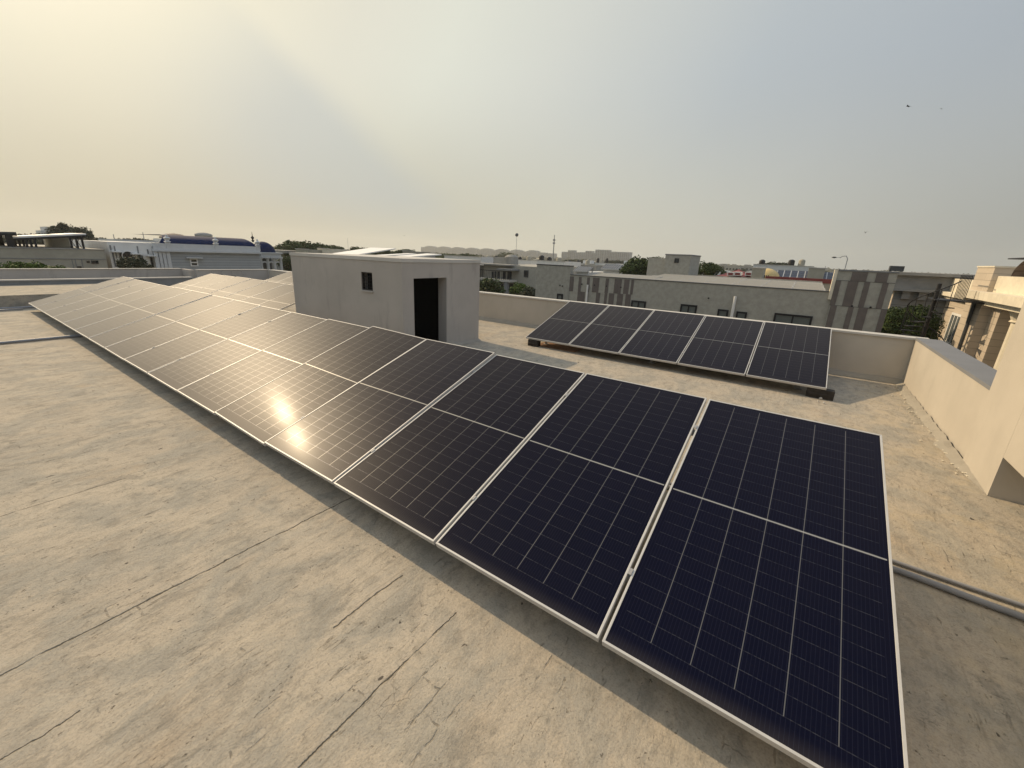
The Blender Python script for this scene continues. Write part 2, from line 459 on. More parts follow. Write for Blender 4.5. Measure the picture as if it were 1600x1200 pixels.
# ---------------------------------------------------------------- mesh helper
class MB:
    def __init__(s): s.v = []; s.f = []

    def quad(s, *p):
        i = len(s.v); s.v += [tuple(q) for q in p]; s.f.append(tuple(range(i, i + len(p))))

    def box(s, x0, x1, y0, y1, z0, z1, bot=True):
        i = len(s.v)
        s.v += [(x0, y0, z0), (x1, y0, z0), (x1, y1, z0), (x0, y1, z0), (x0, y0, z1), (x1, y0, z1), (x1, y1, z1), (x0, y1, z1)]
        fs = [(4, 5, 6, 7), (0, 1, 5, 4), (1, 2, 6, 5), (2, 3, 7, 6), (3, 0, 4, 7)]
        if bot: fs.append((3, 2, 1, 0))
        s.f += [tuple(i + k for k in f) for f in fs]
        return s

    def beam(s, a, b, w, h=None):
        a = Vector(a); b = Vector(b); h = h or w
        d = (b - a).normalized()
        u = d.cross(Vector((0, 0, 1)))
        if u.length < 1e-3: u = Vector((1, 0, 0))
        u.normalize(); v = u.cross(d)
        i = len(s.v)
        for p in (a, b):
            for (p1, p2) in ((-1, -1), (1, -1), (1, 1), (-1, 1)):
                s.v.append(tuple(p + u * (w / 2 * p1) + v * (h / 2 * p2)))
        s.f += [(i, i + 1, i + 5, i + 4), (i + 1, i + 2, i + 6, i + 5), (i + 2, i + 3, i + 7, i + 6), (i + 3, i, i + 4, i + 7), (i + 3, i + 2, i + 1, i), (i + 4, i + 5, i + 6, i + 7)]
        return s

    def tube(s, pts, r, n=8, cap=True):
        pts = [Vector(p) for p in pts]; rs = r if isinstance(r, (list, tuple)) else [r] * len(pts)
        base = len(s.v); ref = None
        for k, p in enumerate(pts):
            d = (pts[min(k + 1, len(pts) - 1)] - pts[max(k - 1, 0)]).normalized()
            u = d.cross(Vector((0, 0, 1)) if abs(d.z) < .95 else Vector((1, 0, 0))).normalized()
            if ref is not None:
                u2 = (ref - d * ref.dot(d))
                if u2.length > 1e-4: u = u2.normalized()
            ref = u; v = d.cross(u)
            for j in range(n):
                a = 2 * math.pi * j / n
                s.v.append(tuple(p + (u * math.cos(a) + v * math.sin(a)) * rs[k]))
        for k in range(len(pts) - 1):
            for j in range(n):
                a = base + k * n + j; b = base + k * n + (j + 1) % n
                s.f.append((a, b, b + n, a + n))
        if cap:
            s.f.append(tuple(base + j for j in range(n))[::-1])
            s.f.append(tuple(base + (len(pts) - 1) * n + j for j in range(n)))
        return s

    def lathe(s, cx, cy, prof, n=20, a0=0, a1=2 * math.pi):
        base = len(s.v); full = abs(a1 - a0 - 2 * math.pi) < 1e-6; m_ = n if full else n + 1
        for (r, z) in prof:
            for j in range(m_):
                a = a0 + (a1 - a0) * j / n
                s.v.append((cx + r * math.cos(a), cy + r * math.sin(a), z))
        for k in range(len(prof) - 1):
            for j in range(n):
                a = base + k * m_ + j; b = base + k * m_ + (j + 1) % m_
                s.f.append((a, b, b + m_, a + m_))
        return s

    def build(s, name, mat, parent=None, smooth=False, bevel=0):
        me = bpy.data.meshes.new(name); me.from_pydata(s.v, [], s.f); me.update()
        me.materials.append(MATS[mat])
        o = bpy.data.objects.new(name, me); COL.objects.link(o)
        if parent is not None: o.parent = parent
        if smooth:
            for p in me.polygons: p.use_smooth = True
        if bevel:
            b = o.modifiers.new('bevel', 'BEVEL'); b.width = bevel; b.segments = 2; b.limit_method = 'ANGLE'
        return o


def thing(name, label, cat, group=None, loc=(0, 0, 0)):
    o = bpy.data.objects.new(name, None); COL.objects.link(o)
    o.empty_display_size = .2; o.location = loc
    o['label'] = label; o['category'] = cat
    if group: o['group'] = group
    return o


def tag(o, label, cat, group=None):
    o['label'] = label; o['category'] = cat
    if group: o['group'] = group
    return o


def struct(o, kind='structure'):
    o['kind'] = kind; return o


def kids(o): return [c for c in bpy.data.objects if c.parent == o]


def clone(o, ch=None):
    c = o.copy(); COL.objects.link(c)
    for k in (ch if ch is not None else kids(o)):
        d = k.copy(); COL.objects.link(d); d.parent = c
    return c


# ---------------------------------------------------------------- rooftop
XL, XR, YB, YF = -22.3, 1.85, 10.4, -7.0
b = MB()
# floor sheet with a gentle unevenness
nx, ny = 120, 90
x0, x1, y0, y1 = XL - 1.6, 9.0, YF, YB + .3
for j in range(ny + 1):
    for i in range(nx + 1):
        xx_ = x0 + (x1 - x0) * i / nx; yy_ = y0 + (y1 - y0) * j / ny
        b.v.append((xx_, yy_, .004 * noise.noise(Vector((xx_ * .8, yy_ * .8, 0)))))
for j in range(ny):
    for i in range(nx):
        a = j * (nx + 1) + i
        b.f.append((a, a + 1, a + nx + 2, a + nx + 1))
k = len(b.v)
b.v += [(x0, y0, -.3), (x1, y0, -.3), (x1, y1, -.3), (x0, y1, -.3)]
b.f.append((k + 3, k + 2, k + 1, k))
struct(b.build('rooftop_floor', 'roof_screed'))
b = MB().box(x0 + .05, x1 - .05, y0 + .05, y1 - .05, -8.05, -.302)
struct(b.build('building_base', 'plaster_cream'))

# raised slab on the far left of the roof
b = MB().box(XL - 1.2, -18.5, YF, 4.2, .012, .386)
o = b.build('raised_slab', 'roof_screed'); tag(o, 'low raised concrete slab with a shaded step, far left of the roof', 'roof slab')


def cove(mb, x0, x1, y0, y1, side, w=.10, h=.09, taper=False):
    """broken mortar fillet at the foot of a wall"""
    n = 90
    for k in range(n):
        ta, tb = k / n, (k + 1) / n
        P = []
        for tt in (ta, tb):
            x = x0 + (x1 - x0) * tt; y = y0 + (y1 - y0) * tt
            j = noise.noise(Vector((x * 4, y * 4, 3.1))); j2 = noise.noise(Vector((x * 9, y * 9, 7.7)))
            tp = min(1, (1 - tt) * 6 + .05) if taper else 1
            ww = w * (1 + .5 * j) * tp; hh = h * (1 + .4 * j2) * tp
            if side == 'y-': P.append(((x, y - .002, hh), (x, y - ww * .45, hh * (.62 + .25 * j)), (x, y - ww, .002)))
            else: P.append(((x - .002, y, hh), (x - ww * .45, y, hh * (.62 + .25 * j)), (x - ww, y, .002)))
        a, c_ = P
        mb.quad(a[0], c_[0], c_[1], a[1]); mb.quad(a[1], c_[1], c_[2], a[2])


# back parapet
pw = thing('parapet_wall', 'long plain cream parapet wall along the back edge of the roof, in shade', 'parapet wall')
MB().box(XL, XR, YB, YB + .23, 0, .835).build('wall', 'plaster_cream', pw)
MB().box(XL - .02, XR + .2, YB - .025, YB + .26, .837, .875).build('coping', 'coping_pale', pw)
b = MB(); cove(b, XL, XR, YB, YB, 'y-'); b.build('mortar_fillet', 'rubble', pw)
# right parapet
pw = thing('parapet_wall', 'sunlit cream parapet wall on the right with a flat grey coping', 'parapet wall')
MB().box(XR, XR + .30, 6.41, YB - .002, 0, .845).build('wall', 'plaster_cream', pw)
MB().box(XR - .012, XR + .33, 6.412, YB - .03, .847, .89).build('coping', 'coping_grey', pw)
b = MB(); cove(b, XR, XR - .03, YB, 5.60, 'x-', .11, .05, True); b.build('mortar_fillet', 'rubble', pw)
# tall wall block beside it, cantilevered over an opening
pw = thing('terrace_wall', 'tall sunlit cream wall at the right edge with a dark opening under it', 'wall')
MB().box(XR - .03, XR + .33, 5.57, 6.408, 0, 2.7).build('wall', 'plaster_cream', pw)
MB().box(XR - .03, XR + .33, -1.0, 5.568, .41, 2.7).build('wall', 'plaster_cream', pw)
MB().box(XR - .03, XR + .33, -1.0, -.6, 0, .408).build('pier', 'plaster_cream', pw)
MB().box(XR + 3.2, XR + 3.5, -2, YB, 0, 2.3).build('return_wall', 'plaster_cream', pw)
MB().box(XR + .332, XR + 3.198, 5.57, 5.82, 0, 2.3).build('cross_wall', 'plaster_cream', pw)

rq = random.Random(21)
b = MB()
for _ in range(110):
    y_ = rq.uniform(5.9, 10.3); x_ = XR - .05 - abs(rq.gauss(0, .07)); s_ = rq.uniform(.003, .012)
    a = rq.uniform(0, 3.1); u_ = Vector((math.cos(a), math.sin(a), 0)) * s_ * 1.5; v_ = Vector((-math.sin(a), math.cos(a), 0)) * s_
    c0 = Vector((x_, y_, .006)); t0 = Vector((0, 0, s_ * .8))
    P = [c0 - u_, c0 - v_, c0 + u_, c0 + v_]
    b.quad(*[p + t0 for p in P])
    for k in range(4): b.quad(P[k], P[(k + 1) % 4], P[(k + 1) % 4] + t0, P[k] + t0)
o = b.build('mortar_crumbs', 'trim_cream'); struct(o, 'stuff'); tag(o, 'pale mortar crumbs scattered along the foot of the right parapet', 'rubble')
for k, (px, py) in enumerate(((1282, 624), (1287, 631), (1278, 628))):
    p = at(px, py, z=.0)
    o = MB().box(-.022, .02, -.016, .014, 0, .02).box(-.012, .016, -.01, .018, .0205, .03).build('stone_chip', 'coping_pale', bevel=.004)
    o.location = (p.x, p.y, .004); o.rotation_euler = (0, 0, k * 1.1); o.scale = (1 - .2 * k,) * 3
    tag(o, ('largest', 'nearest', 'smallest')[k] + ' pale stone chip on the floor by the right black support block', 'stone chip', 'pale stone chips')
# left parapets
pw = thing('parapet_wall', 'shaded grey parapet wall closing the far left end of the roof, with small pipe hooks', 'parapet wall')
MB().box(XL - .23, XL, 7.3, YB - .028, 0, .86).build('wall', 'plaster_hut', pw)
MB().box(XL - .25, XL + .02, 7.3, YB - .03, .862, .885).build('coping', 'coping_pale', pw)
for px in (331, 347, 363, 378):
    q = at(px, 424, X=XL + .05)
    bb_ = MB(); bb_.tube([(XL, q.y, .80), (XL + .07, q.y, .80), (XL + .07, q.y, .70), (XL + .07, q.y + .10, .66)], .012, 6)
    bb_.build('pipe_hook', 'coping_pale', pw)
pw = thing('parapet_wall', 'outermost grey parapet wall behind the low white-topped kerb, far left', 'parapet wall')
MB().box(XL - 1.45, XL - 1.2, YF, 7.28, 0, .86).build('wall', 'plaster_hut', pw)
MB().box(XL - 1.2, XL - .25, 7.1, 7.28, 0, .86).build('return_wall', 'plaster_hut', pw)
MB().box(XL - 1.47, XL - 1.18, YF, 7.09, .862, .885).build('coping', 'coping_pale', pw)
pw = thing('kerb_wall', 'low dark kerb wall with a white top, far left behind the raised slab', 'low wall')
MB().box(XL - .2, XL, YF, 7.08, 0, .53).build('wall', 'grey_stone', pw)
MB().box(XL - .22, XL + .03, YF, 7.08, .532, .575).build('coping', 'coping_pale', pw)

# stair hut
BX0, BX1, BY0, BY1, BH = -10.34, -6.28, 5.38, 7.74, 1.90
hut = thing('rooftop_stair_hut', 'grey plastered rooftop stair hut with a dark open doorway and a small barred window', 'stair hut')
T = .16
wx0, wx1, wz0, wz1 = -7.56, -7.19, 1.23, 1.60
b = MB()
# front (-Y) wall with window hole
b.box(BX0, wx0, BY0, BY0 + T, 0, BH - .06); b.box(wx1, BX1 - T, BY0, BY0 + T, 0, BH - .06)
b.box(wx0, wx1, BY0, BY0 + T, 0, wz0); b.box(wx0, wx1, BY0, BY0 + T, wz1, BH - .06)
# door (+X) wall
dy0, dy1, dz = 5.67, 6.61, 1.535
b.box(BX1 - T, BX1, BY0, dy0, 0, BH - .06); b.box(BX1 - T, BX1, dy1, BY1, 0, BH - .06); b.box(BX1 - T, BX1, dy0, dy1, dz, BH - .06)
# jamb thickening seen inside the opening
b.box(BX1 - .25, BX1 - T, dy1 - .001, dy1 + .12, 0, dz)
b.box(BX0, BX1 - T, BY1 - T, BY1, 0, BH - .06); b.box(BX0, BX0 + T, BY0 + T, BY1 - T, 0, BH - .06)
b.build('wall', 'plaster_hut', hut)
MB().box(BX0 - .015, BX1 + .012, BY0 - .015, BY1 + .012, BH - .058, BH + .012).build('roof_slab', 'coping_pale', hut)
MB().box(BX0 + T, BX1 - T - .004, BY0 + T, BY1 - T, .01, .03).build('inner_floor', 'painted_inside_shade', hut)  # floor blackened as painted shade
MB().box(BX0 + T + .01, BX1 - .27, BY0 + T + .01, BY1 - T - .01, .04, BH - .1).build('shade_fill', 'painted_inside_shade', hut)  # solid black fill: the doorway's inner shade painted, no real partition
wn = MB()
wn.box(wx0, wx0 + .025, BY0 + .02, BY0 + .06, wz0, wz1).box(wx1 - .025, wx1, BY0 + .02, BY0 + .06, wz0, wz1)
wn.box(wx0 + .025, wx1 - .025, BY0 + .02, BY0 + .06, wz1 - .025, wz1).box(wx0 + .025, wx1 - .025, BY0 + .02, BY0 + .06, wz0, wz0 + .025)
wf = wn.build('window', 'block_wood', hut)
g_ = MB()
for i in range(6): g_.tube([(wx0 + .06 + i * .053, BY0 + .04, wz0 + .02), (wx0 + .06 + i * .053, BY0 + .04, wz1 - .02)], .006, 6)
for i in range(5): g_.tube([(wx0 + .02, BY0 + .03, wz0 + .07 + i * .07), (wx1 - .02, BY0 + .03, wz0 + .07 + i * .07)], .004, 5)
g_.build('grille', 'black_iron', wf)
MB().box(wx0 - .02, wx1 + .02, BY0 - .03, BY0 + .0, wz0 - .03, wz0 - .003).build('window_sill', 'plaster_hut', hut)
b = MB(); 
n = 60
for k in range(n):
    P = []
    for tt in (k / n, (k + 1) / n):
        y = BY0 + (BY1 - BY0) * tt; j = noise.noise(Vector((5, y * 4, 1)))
        P.append(((BX1 + .002, y, .05 * (1 + .5 * j)), (BX1 + .10 * (1 + .7 * j), y, .003)))
    b.quad(P[0][0], P[0][1], P[1][1], P[1][0])
b.build('mortar_fillet', 'rubble', hut)

# ---------------------------------------------------------------- solar panels
GAP = .02
TH = .035


def make_panel():
    r = thing('solar_panel', 'panel', 'solar panel')
    f = MB(); w = .0125
    f.box(0, PW, 0, w, -TH, .003); f.box(0, PW, PL - w, PL, -TH, .003)
    f.box(0, w, w, PL - w, -TH, .003); f.box(PW - w, PW, w, PL - w, -TH, .003)
    f.build('frame', 'aluminium', r, bevel=.0012)
    MB().box(w, PW - w, w, PL - w, -.006, 0).build('glass_pane', 'pv_glass', r)
    MB().box(w, PW - w, w, PL - w, -.009, -.007).build('backsheet', 'backsheet', r)
    MB().box(.5, .64, PL / 2 - .03, PL / 2 + .03, -.028, -.0095).build('junction_box', 'water_tank', r)
    return r


proto = make_panel()
pk = kids(proto)
ORD = ['first', 'second', 'third', 'fourth', 'fifth', 'sixth', 'seventh', 'eighth', 'ninth', 'tenth', 'eleventh', 'twelfth', 'thirteenth', 'fourteenth', 'fifteenth', 'sixteenth', 'seventeenth', 'eighteenth', 'nineteenth', 'twentieth']
used = [False]


def put_panel(x_right, ylow, zlow, tilt, label, group, jit=1.0):
    if not used[0]: p = proto; used[0] = True
    else: p = clone(proto, pk)
    p.location = (x_right - PW, ylow, zlow)
    p.rotation_euler = (tilt + R(random.uniform(-.35, .35)) * jit, R(random.uniform(-.30, .30)) * jit, 0)
    p['label'] = label; p['group'] = group
    return p


T1 = R(17.74)
XR1, YL1, ZL1 = .659, 1.608, .222
for i in range(16):
    if i == 0: lb = 'nearest large dark blue panel of the long front row, at its right end'
    elif i == 4: lb = 'fifth panel of the long front row from the near end, with the lower sun glint'
    elif i == 5: lb = 'sixth panel of the long front row from the near end, with the upper sun glint'
    elif i == 15: lb = 'farthest panel at the left end of the long front row'
    else: lb = ORD[i] + ' panel of the long front row counted from the near right end'
    if i in (3,): lb = 'fourth panel of the long front row from the near end, with golden sun glint'
    if i in (4,): lb = 'fifth panel of the long front row from the near end, with golden sun glint'
    if i in (5,): lb = 'sixth panel of the long front row counted from the near right end'
    q = put_panel(XR1 - i * (PW + GAP), YL1, ZL1, T1, lb, 'solar panels of the long front row', .4 if i < 3 else 1.0)
    if i == 3: q.rotation_euler = (T1 + R(.45), R(-.2), 0)
    if i == 4: q.rotation_euler = (T1 + R(1.0), R(1.5), 0); q.location.z += .008
    if i == 5: q.rotation_euler = (T1 + R(.3), R(.3), 0)
T2 = R(18.04)
XR2, YL2, ZL2 = .614, 8.112, .19
nm2 = ['rightmost panel of the short five panel row by the back parapet', 'second panel from the right in the five panel back row',
       'middle panel of the short five panel row by the back parapet', 'second panel from the left in the five panel back row',
       'leftmost panel of the short five panel row, above the black block']
for i in range(5):
    put_panel(XR2 - i * (PW + GAP), YL2, ZL2, T2, nm2[i], 'solar panels of the short back row', .4)
XR3, YL3 = -10.95, 4.49
for i in range(7):
    put_panel(XR3 - i * (PW + GAP), YL3, .222, T1, ORD[i] + ' panel from the stair hut in the row behind the long row', 'solar panels left of the stair hut')
for i in range(4):
    put_panel(-15.45 - i * (PW + GAP), YL2, .19, T2, ORD[i] + ' panel from the right in the rear row left of the stair hut', 'solar panels in the rear left row')


def mount(label, xl, xr, ylow, zlow, tilt, npan, wood=True, clampr=True):
    r = thing('mounting_frame', label, 'mounting frame', 'panel mounting frames')
    ct, st = math.cos(tilt), math.sin(tilt)
    P = lambda s_, d: (ylow + s_ * ct + d * st, zlow + s_ * st - d * ct)
    for s_ in (.42, 1.85):
        yy, zz = P(s_, TH + .024)
        bm = MB(); bm.beam((xl + .05, yy, zz), (xr - .05, yy, zz), .042, .042); bm.build('rail', 'galvanised', r)
    nl = max(2, npan // 2 + 1)
    for k in range(nl):
        xx = xl + .35 + (xr - xl - .7) * k / (nl - 1)
        for s_ in (.42, 1.85):
            yy, zz = P(s_, TH + .05)
            bm = MB(); bm.box(xx - .02, xx + .02, yy - .02, yy + .02, .02, zz); bm.box(xx - .06, xx + .06, yy - .06, yy + .06, .005, .02)
            bm.build('leg', 'galvanised', r)
        ya, za = P(.42, TH + .07); yb, zb = P(1.85, TH + .07)
        bm = MB(); bm.beam((xx + .03, ya, za), (xx + .03, yb, zb), .03); bm.build('rafter', 'galvanised', r)
    if clampr:
        for k in range(1, npan):
            xx = xr - k * (PW + GAP) + GAP / 2
            for s_ in (.42, 1.85):
                yy, zz = P(s_, -.006)
                bm = MB(); bm.beam((xx, yy - .02 * ct, zz - .02 * st), (xx, yy + .02 * ct, zz + .02 * st), .019, .005)
                bm.build('clamp', 'galvanised', r)
    return r


mount('galvanised mounting frame under the long front row of panels', XR1 - 16 * (PW + GAP), XR1, YL1, ZL1, T1, 16)
mount('galvanised mounting frame under the short row by the back parapet', XR2 - 5 * (PW + GAP), XR2, YL2, ZL2, T2, 5)
mount('galvanised mounting frame under the panels left of the stair hut', XR3 - 7 * (PW + GAP), XR3, YL3, .222, T1, 7, clampr=False)
mount('galvanised mounting frame under the rear left row of panels', -15.45 - 4 * (PW + GAP), -15.45, YL2, .19, T2, 4, clampr=False)


def block(label, x, y, z1, w=.26, d=.16):
    r = MB().box(-w / 2, w / 2, -d / 2, d / 2, 0, z1).box(-w / 2 + .02, w / 2 - .02, -d / 2 - .012, -d / 2 + .01, z1 * .35, z1 * .55)
    o = r.build('support_block', 'block_wood', bevel=.006); o.location = (x, y, 0)
    tag(o, label, 'support block', 'black support blocks')


block('black support block under the right end of the five panel back row', XR2 - .06, YL2 + .10, .15, .36, .16)
block('black support block under the left end of the five panel back row', -4.93, YL2 + .07, .15)
o = MB().box(-4.95, -3.9, YL2 + .10, YL2 + .62, .008, .016).build('metal_sheet', 'rust_sheet')
tag(o, 'rusty brown sheet lying under the leftmost panel of the five panel row', 'metal sheet')

# conduits
def pipe(label, pts, r, mat='pipe_grey'):
    o = MB().tube(pts, r, 12).build('conduit_pipe', mat, smooth=True); tag(o, label, 'pipe'); return o


def wav(p, q, n=14, a=.012):
    p = Vector(p); q = Vector(q)
    return [p.lerp(q, k / n) + Vector((0, a * math.sin(k * 1.3 + p.y * 3), .002)) for k in range(n + 1)]


pipe('thicker grey conduit pipe on the floor right of the nearest panel', wav((-1.4, 3.73, .024), (.9, 3.60, .024)) + wav((1.0, 3.60, .024), (4.6, 3.13, .024)), .021)
pipe('thinner grey conduit pipe running just behind the thicker one', wav((-1.4, 3.80, .018), (.9, 3.72, .018)) + wav((1.0, 3.715, .018), (4.6, 3.50, .018)), .014)
pipe('thin dark conduit crossing the sunlit floor left of the front row', wav((-12.5, -4, .03), (-12.44, 3.0, .03)), .028)
pipe('grey pipe along the foot of the raised slab', wav((-18.25, -5, .05), (-18.3, 3.9, .05)), .03)
pipe('slim pipe a little in front of the raised slab', wav((-17.75, -5, .04), (-18.0, 1.5, .04)), .022)

# ---------------------------------------------------------------- ground
G = -8.0
b = MB(); b.quad((-6000, -6000, G), (6000, -6000, G), (6000, 6000, G), (-6000, 6000, G))
struct(b.build('ground', 'ground_soil'))
for nm, a in (('road', (-200, 120, 13.2, 17.8)), ('road', (-33, -28, -60, 400)), ('road', (-200, 120, 38.5, 42.5))):
    b = MB(); b.box(a[0], a[1], a[2], a[3], G, G + (.02 if a[1] - a[0] > 50 else .03), bot=False)
    struct(b.build(nm, 'asphalt'))


# ---------------------------------------------------------------- foliage
def leaf_cloud(rng, clumps, per, size, spread):
    mb = MB()
    for (cx, cy, cz, cr) in clumps:
        for _ in range(per):
            d = Vector((rng.gauss(0, 1), rng.gauss(0, 1), rng.gauss(0, 1))).normalized() * (rng.random() ** .45) * cr
            p = Vector((cx, cy, cz)) + d
            nrm_ = (d.normalized() * .7 + Vector((rng.gauss(0, 1), rng.gauss(0, 1), rng.gauss(0, 1) + .6))).normalized()
            u = nrm_.orthogonal().normalized(); v = nrm_.cross(u)
            a = rng.uniform(0, 6.28); u2 = u * math.cos(a) + v * math.sin(a); v2 = nrm_.cross(u2)
            s_ = size * rng.uniform(.6, 1.4)
            mb.quad(p - u2 * s_, p - v2 * s_ * .55, p + u2 * s_, p + v2 * s_ * .55)
    return mb


def tree_meshes(seed, nclump, per, size, kind='round'):
    rng = random.Random(seed); cl = []
    for i in range(nclump):
        if kind == 'round':
            a = rng.uniform(0, 6.28); h = rng.uniform(.0, 1); rr_ = math.sqrt(max(0, 1 - (h * 2 - 1) ** 2)) * rng.uniform(.35, .85)
            cl.append((rr_ * math.cos(a), rr_ * math.sin(a), .35 + h * 1.1, rng.uniform(.22, .42)))
        elif kind == 'tall':
            a = rng.uniform(0, 6.28); h = rng.uniform(0, 1); rr_ = (1 - h * .8) * rng.uniform(.1, .5)
            cl.append((rr_ * math.cos(a), rr_ * math.sin(a), .2 + h * 2.2, rng.uniform(.18, .32)))
    c = leaf_cloud(rng, cl, per, size, 0)
    tk = MB(); tk.tube([(0, 0, -.01), (0, .03, .3), (.05, 0, .9)], [.09, .07, .03], 8)
    for _ in range(6):
        q = rng.choice(cl); tk.tube([(0, .02, rng.uniform(.0, .4)), (q[0] * .4, q[1] * .4, q[2] * .5), (q[0] * .8, q[1] * .8, q[2] * .9)], [.05, .03, .012], 6)
    return c, tk


TREES = {}
for key, (seed, nc, per, sz, kd) in {'a': (1, 34, 90, .075, 'round'), 'b': (2, 26, 100, .08, 'round'), 'c': (3, 22, 90, .085, 'tall'), 'big': (5, 70, 260, .040, 'round')}.items():
    TREES[key] = tree_meshes(seed, nc, per, sz, kd)
TMESH = {}


def tree(kind, leaf, x, y, ztop, r, label, name='tree', group=None, zs=None, rot=None):
    """crown of radius r with its top at ztop"""
    key = (kind, leaf)
    if key not in TMESH:
        c, tk = TREES[kind]
        oc = c.build('crown', leaf); ot = tk.build('limbs', 'bark', smooth=True)
        tl = MB().tube([(0, 0, -1), (.01, .01, -.5), (0, 0, 0)], [.14, .105, .09], 9).build('trunk', 'bark', smooth=True)
        TMESH[key] = (oc.data, ot.data, tl.data)
        for q_ in (oc, ot, tl): bpy.data.objects.remove(q_)
    mc, mt_, ml = TMESH[key]
    top = {'round': 1.75, 'tall': 2.65}['tall' if kind == 'c' else 'round']
    zs = zs or r
    o = thing(name, label, 'tree', group)
    o.location = (x, y, ztop - top * zs)
    o.rotation_euler = (0, 0, random.uniform(0, 6.28) if rot is None else rot)
    for nm, me in (('crown', mc), ('limbs', mt_), ('trunk', ml)):
        q = bpy.data.objects.new(nm, me); COL.objects.link(q); q.parent = o
        q.scale = (r, r, zs if nm != 'trunk' else max(.1, (ztop - top * zs) - G))
    return o


def treepx(kind, leaf, px, pytop, r, label, X=None, Y=None, group=None, zs=None):
    p = at(px, pytop, X=X, Y=Y)
    return tree(kind, leaf, p.x, p.y, p.z, r, label, group=group, zs=zs)


# ---------------------------------------------------------------- buildings
def window(parent, face, c, a0, a1, z0, z1, fr='dark_grey', gl='window_glass', n=1, w=None):
    """face 'y': plane y=c seen from -Y ; 'x+': plane x=c seen from +X ; 'x-': plane x=c seen from -X"""
    w = w or min(.07, (a1 - a0) * .12)
    f = MB(); g_ = MB()

    def bx(mb, u0, u1, zz0, zz1, d0, d1):
        if face == 'y': mb.box(u0, u1, c - d1, c - d0, zz0, zz1)
        elif face == 'x+': mb.box(c + d0, c + d1, u0, u1, zz0, zz1)
        else: mb.box(c - d1, c - d0, u0, u1, zz0, zz1)
    if a0 > a1: a0, a1 = a1, a0
    bx(f, a0, a0 + w, z0, z1, .001, .05); bx(f, a1 - w, a1, z0, z1, .001, .05)
    bx(f, a0 + w, a1 - w, z1 - w, z1, .001, .05); bx(f, a0 + w, a1 - w, z0, z0 + w, .001, .05)
    for k in range(1, n):
        u = a0 + (a1 - a0) * k / n; bx(f, u - w * .4, u + w * .4, z0 + w, z1 - w, .001, .045)
    o = f.build('window', fr, parent)
    bx(g_, a0 + w, a1 - w, z0 + w, z1 - w, .001, .02); g_.build('pane', gl, o)
    return o


def shell(parent, x0, x1, y0, y1, z1, mat, rim=.35, name='wall', t_=.2, roofmat='concrete'):
    """walls up to z1 with the flat roof set down behind a rim"""
    b = MB()
    b.box(x0, x1, y0, y0 + t_, G, z1); b.box(x0, x1, y1 - t_, y1, G, z1)
    b.box(x0, x0 + t_, y0 + t_, y1 - t_, G, z1); b.box(x1 - t_, x1, y0 + t_, y1 - t_, G, z1)
    b.build(name, mat, parent)
    MB().box(x0 + t_, x1 - t_, y0 + t_, y1 - t_, z1 - rim - .2, z1 - rim).build('roof', roofmat, parent)


# --- striped beige neighbour straight behind the back parapet
NY = 20.0
nb = thing('neighbour_building', 'beige textured building with brown striped cladding behind the back parapet', 'building')
xA, zA = at(839, 413, Y=NY).x, 1.60
xB = at(892, 418, Y=NY).x
xC = at(990, 437, Y=NY).x
xD = at(1310, 422, Y=NY).x
xE = at(1403, 428, Y=NY).x
b = MB()
MB().box(xA - .02, xB + .02, NY - .02, NY + .34, zA + .002, zA + .05).build('coping', 'dark_grey', nb); b.box(xA, xB, NY, NY + .32, G, zA); MB().box(xA, xA + .3, NY + .322, NY + 9, G, .8).build('side_wall', 'tex_beige', nb)
b.build('wall', 'tex_beige', nb)
b = MB()
b.box(xB + .002, xD, NY + .02, NY + .3, G, 1.17)
MB().box(xB + .002, xD, NY + 14, NY + 14.3, G, 1.17).build('rear_wall', 'tex_pale', nb)
b.build('wall', 'tex_pale', nb)
MB().box(xB + .002, xD, NY + .3, NY + 14, .6, .80).build('roof', 'concrete', nb)
MB().box(xA + .3, xB, NY + .322, NY + 9, .5, .78).build('roof', 'concrete', nb)
MB().box(xB + .002, xD, NY - .01, NY + .33, 1.172, 1.20).build('coping', 'dark_grey', nb)
b = MB(); b.box(xD + .002, xE, NY - .05, NY + .35, G, 1.96); b.build('wall', 'tex_beige', nb)
MB().box(xD - .10, xD, NY - .06, NY + .36, .9, 1.99).build('corner_trim', 'trim_cream', nb)
MB().box(xD + .002, xE + .02, NY - .08, NY + .38, 1.962, 2.01).build('coping', 'coping_grey', nb)
# stripes on the middle wall
cl = MB(); YY = NY + .02


def stripe(mb, px0, px1, py0, py1, yy):
    p = at((px0 + px1) / 2, py0, Y=yy); q = at((px0 + px1) / 2, py1, Y=yy)
    u0 = at(px0, py0, Y=yy).x; u1 = at(px1, py0, Y=yy).x
    mb.box(u0, u1, yy - .02, yy - .0005, q.z, p.z)


for (a, c_) in ((891, 897), (905, 909), (918, 922), (927, 937), (947, 952), (961, 972), (976, 984), (987, 991)):
    stripe(cl, a, c_, 432 + (a - 891) * .055, 455 + (a - 891) * .055, YY)
for (a, c_) in ((903, 914), (932, 938), (945, 949), (952, 960), (965, 974), (978, 986)):
    stripe(cl, a, c_, 455 + (a - 891) * .055, 500 + (a - 891) * .055, YY)
cl.build('cladding', 'tex_brown', nb)
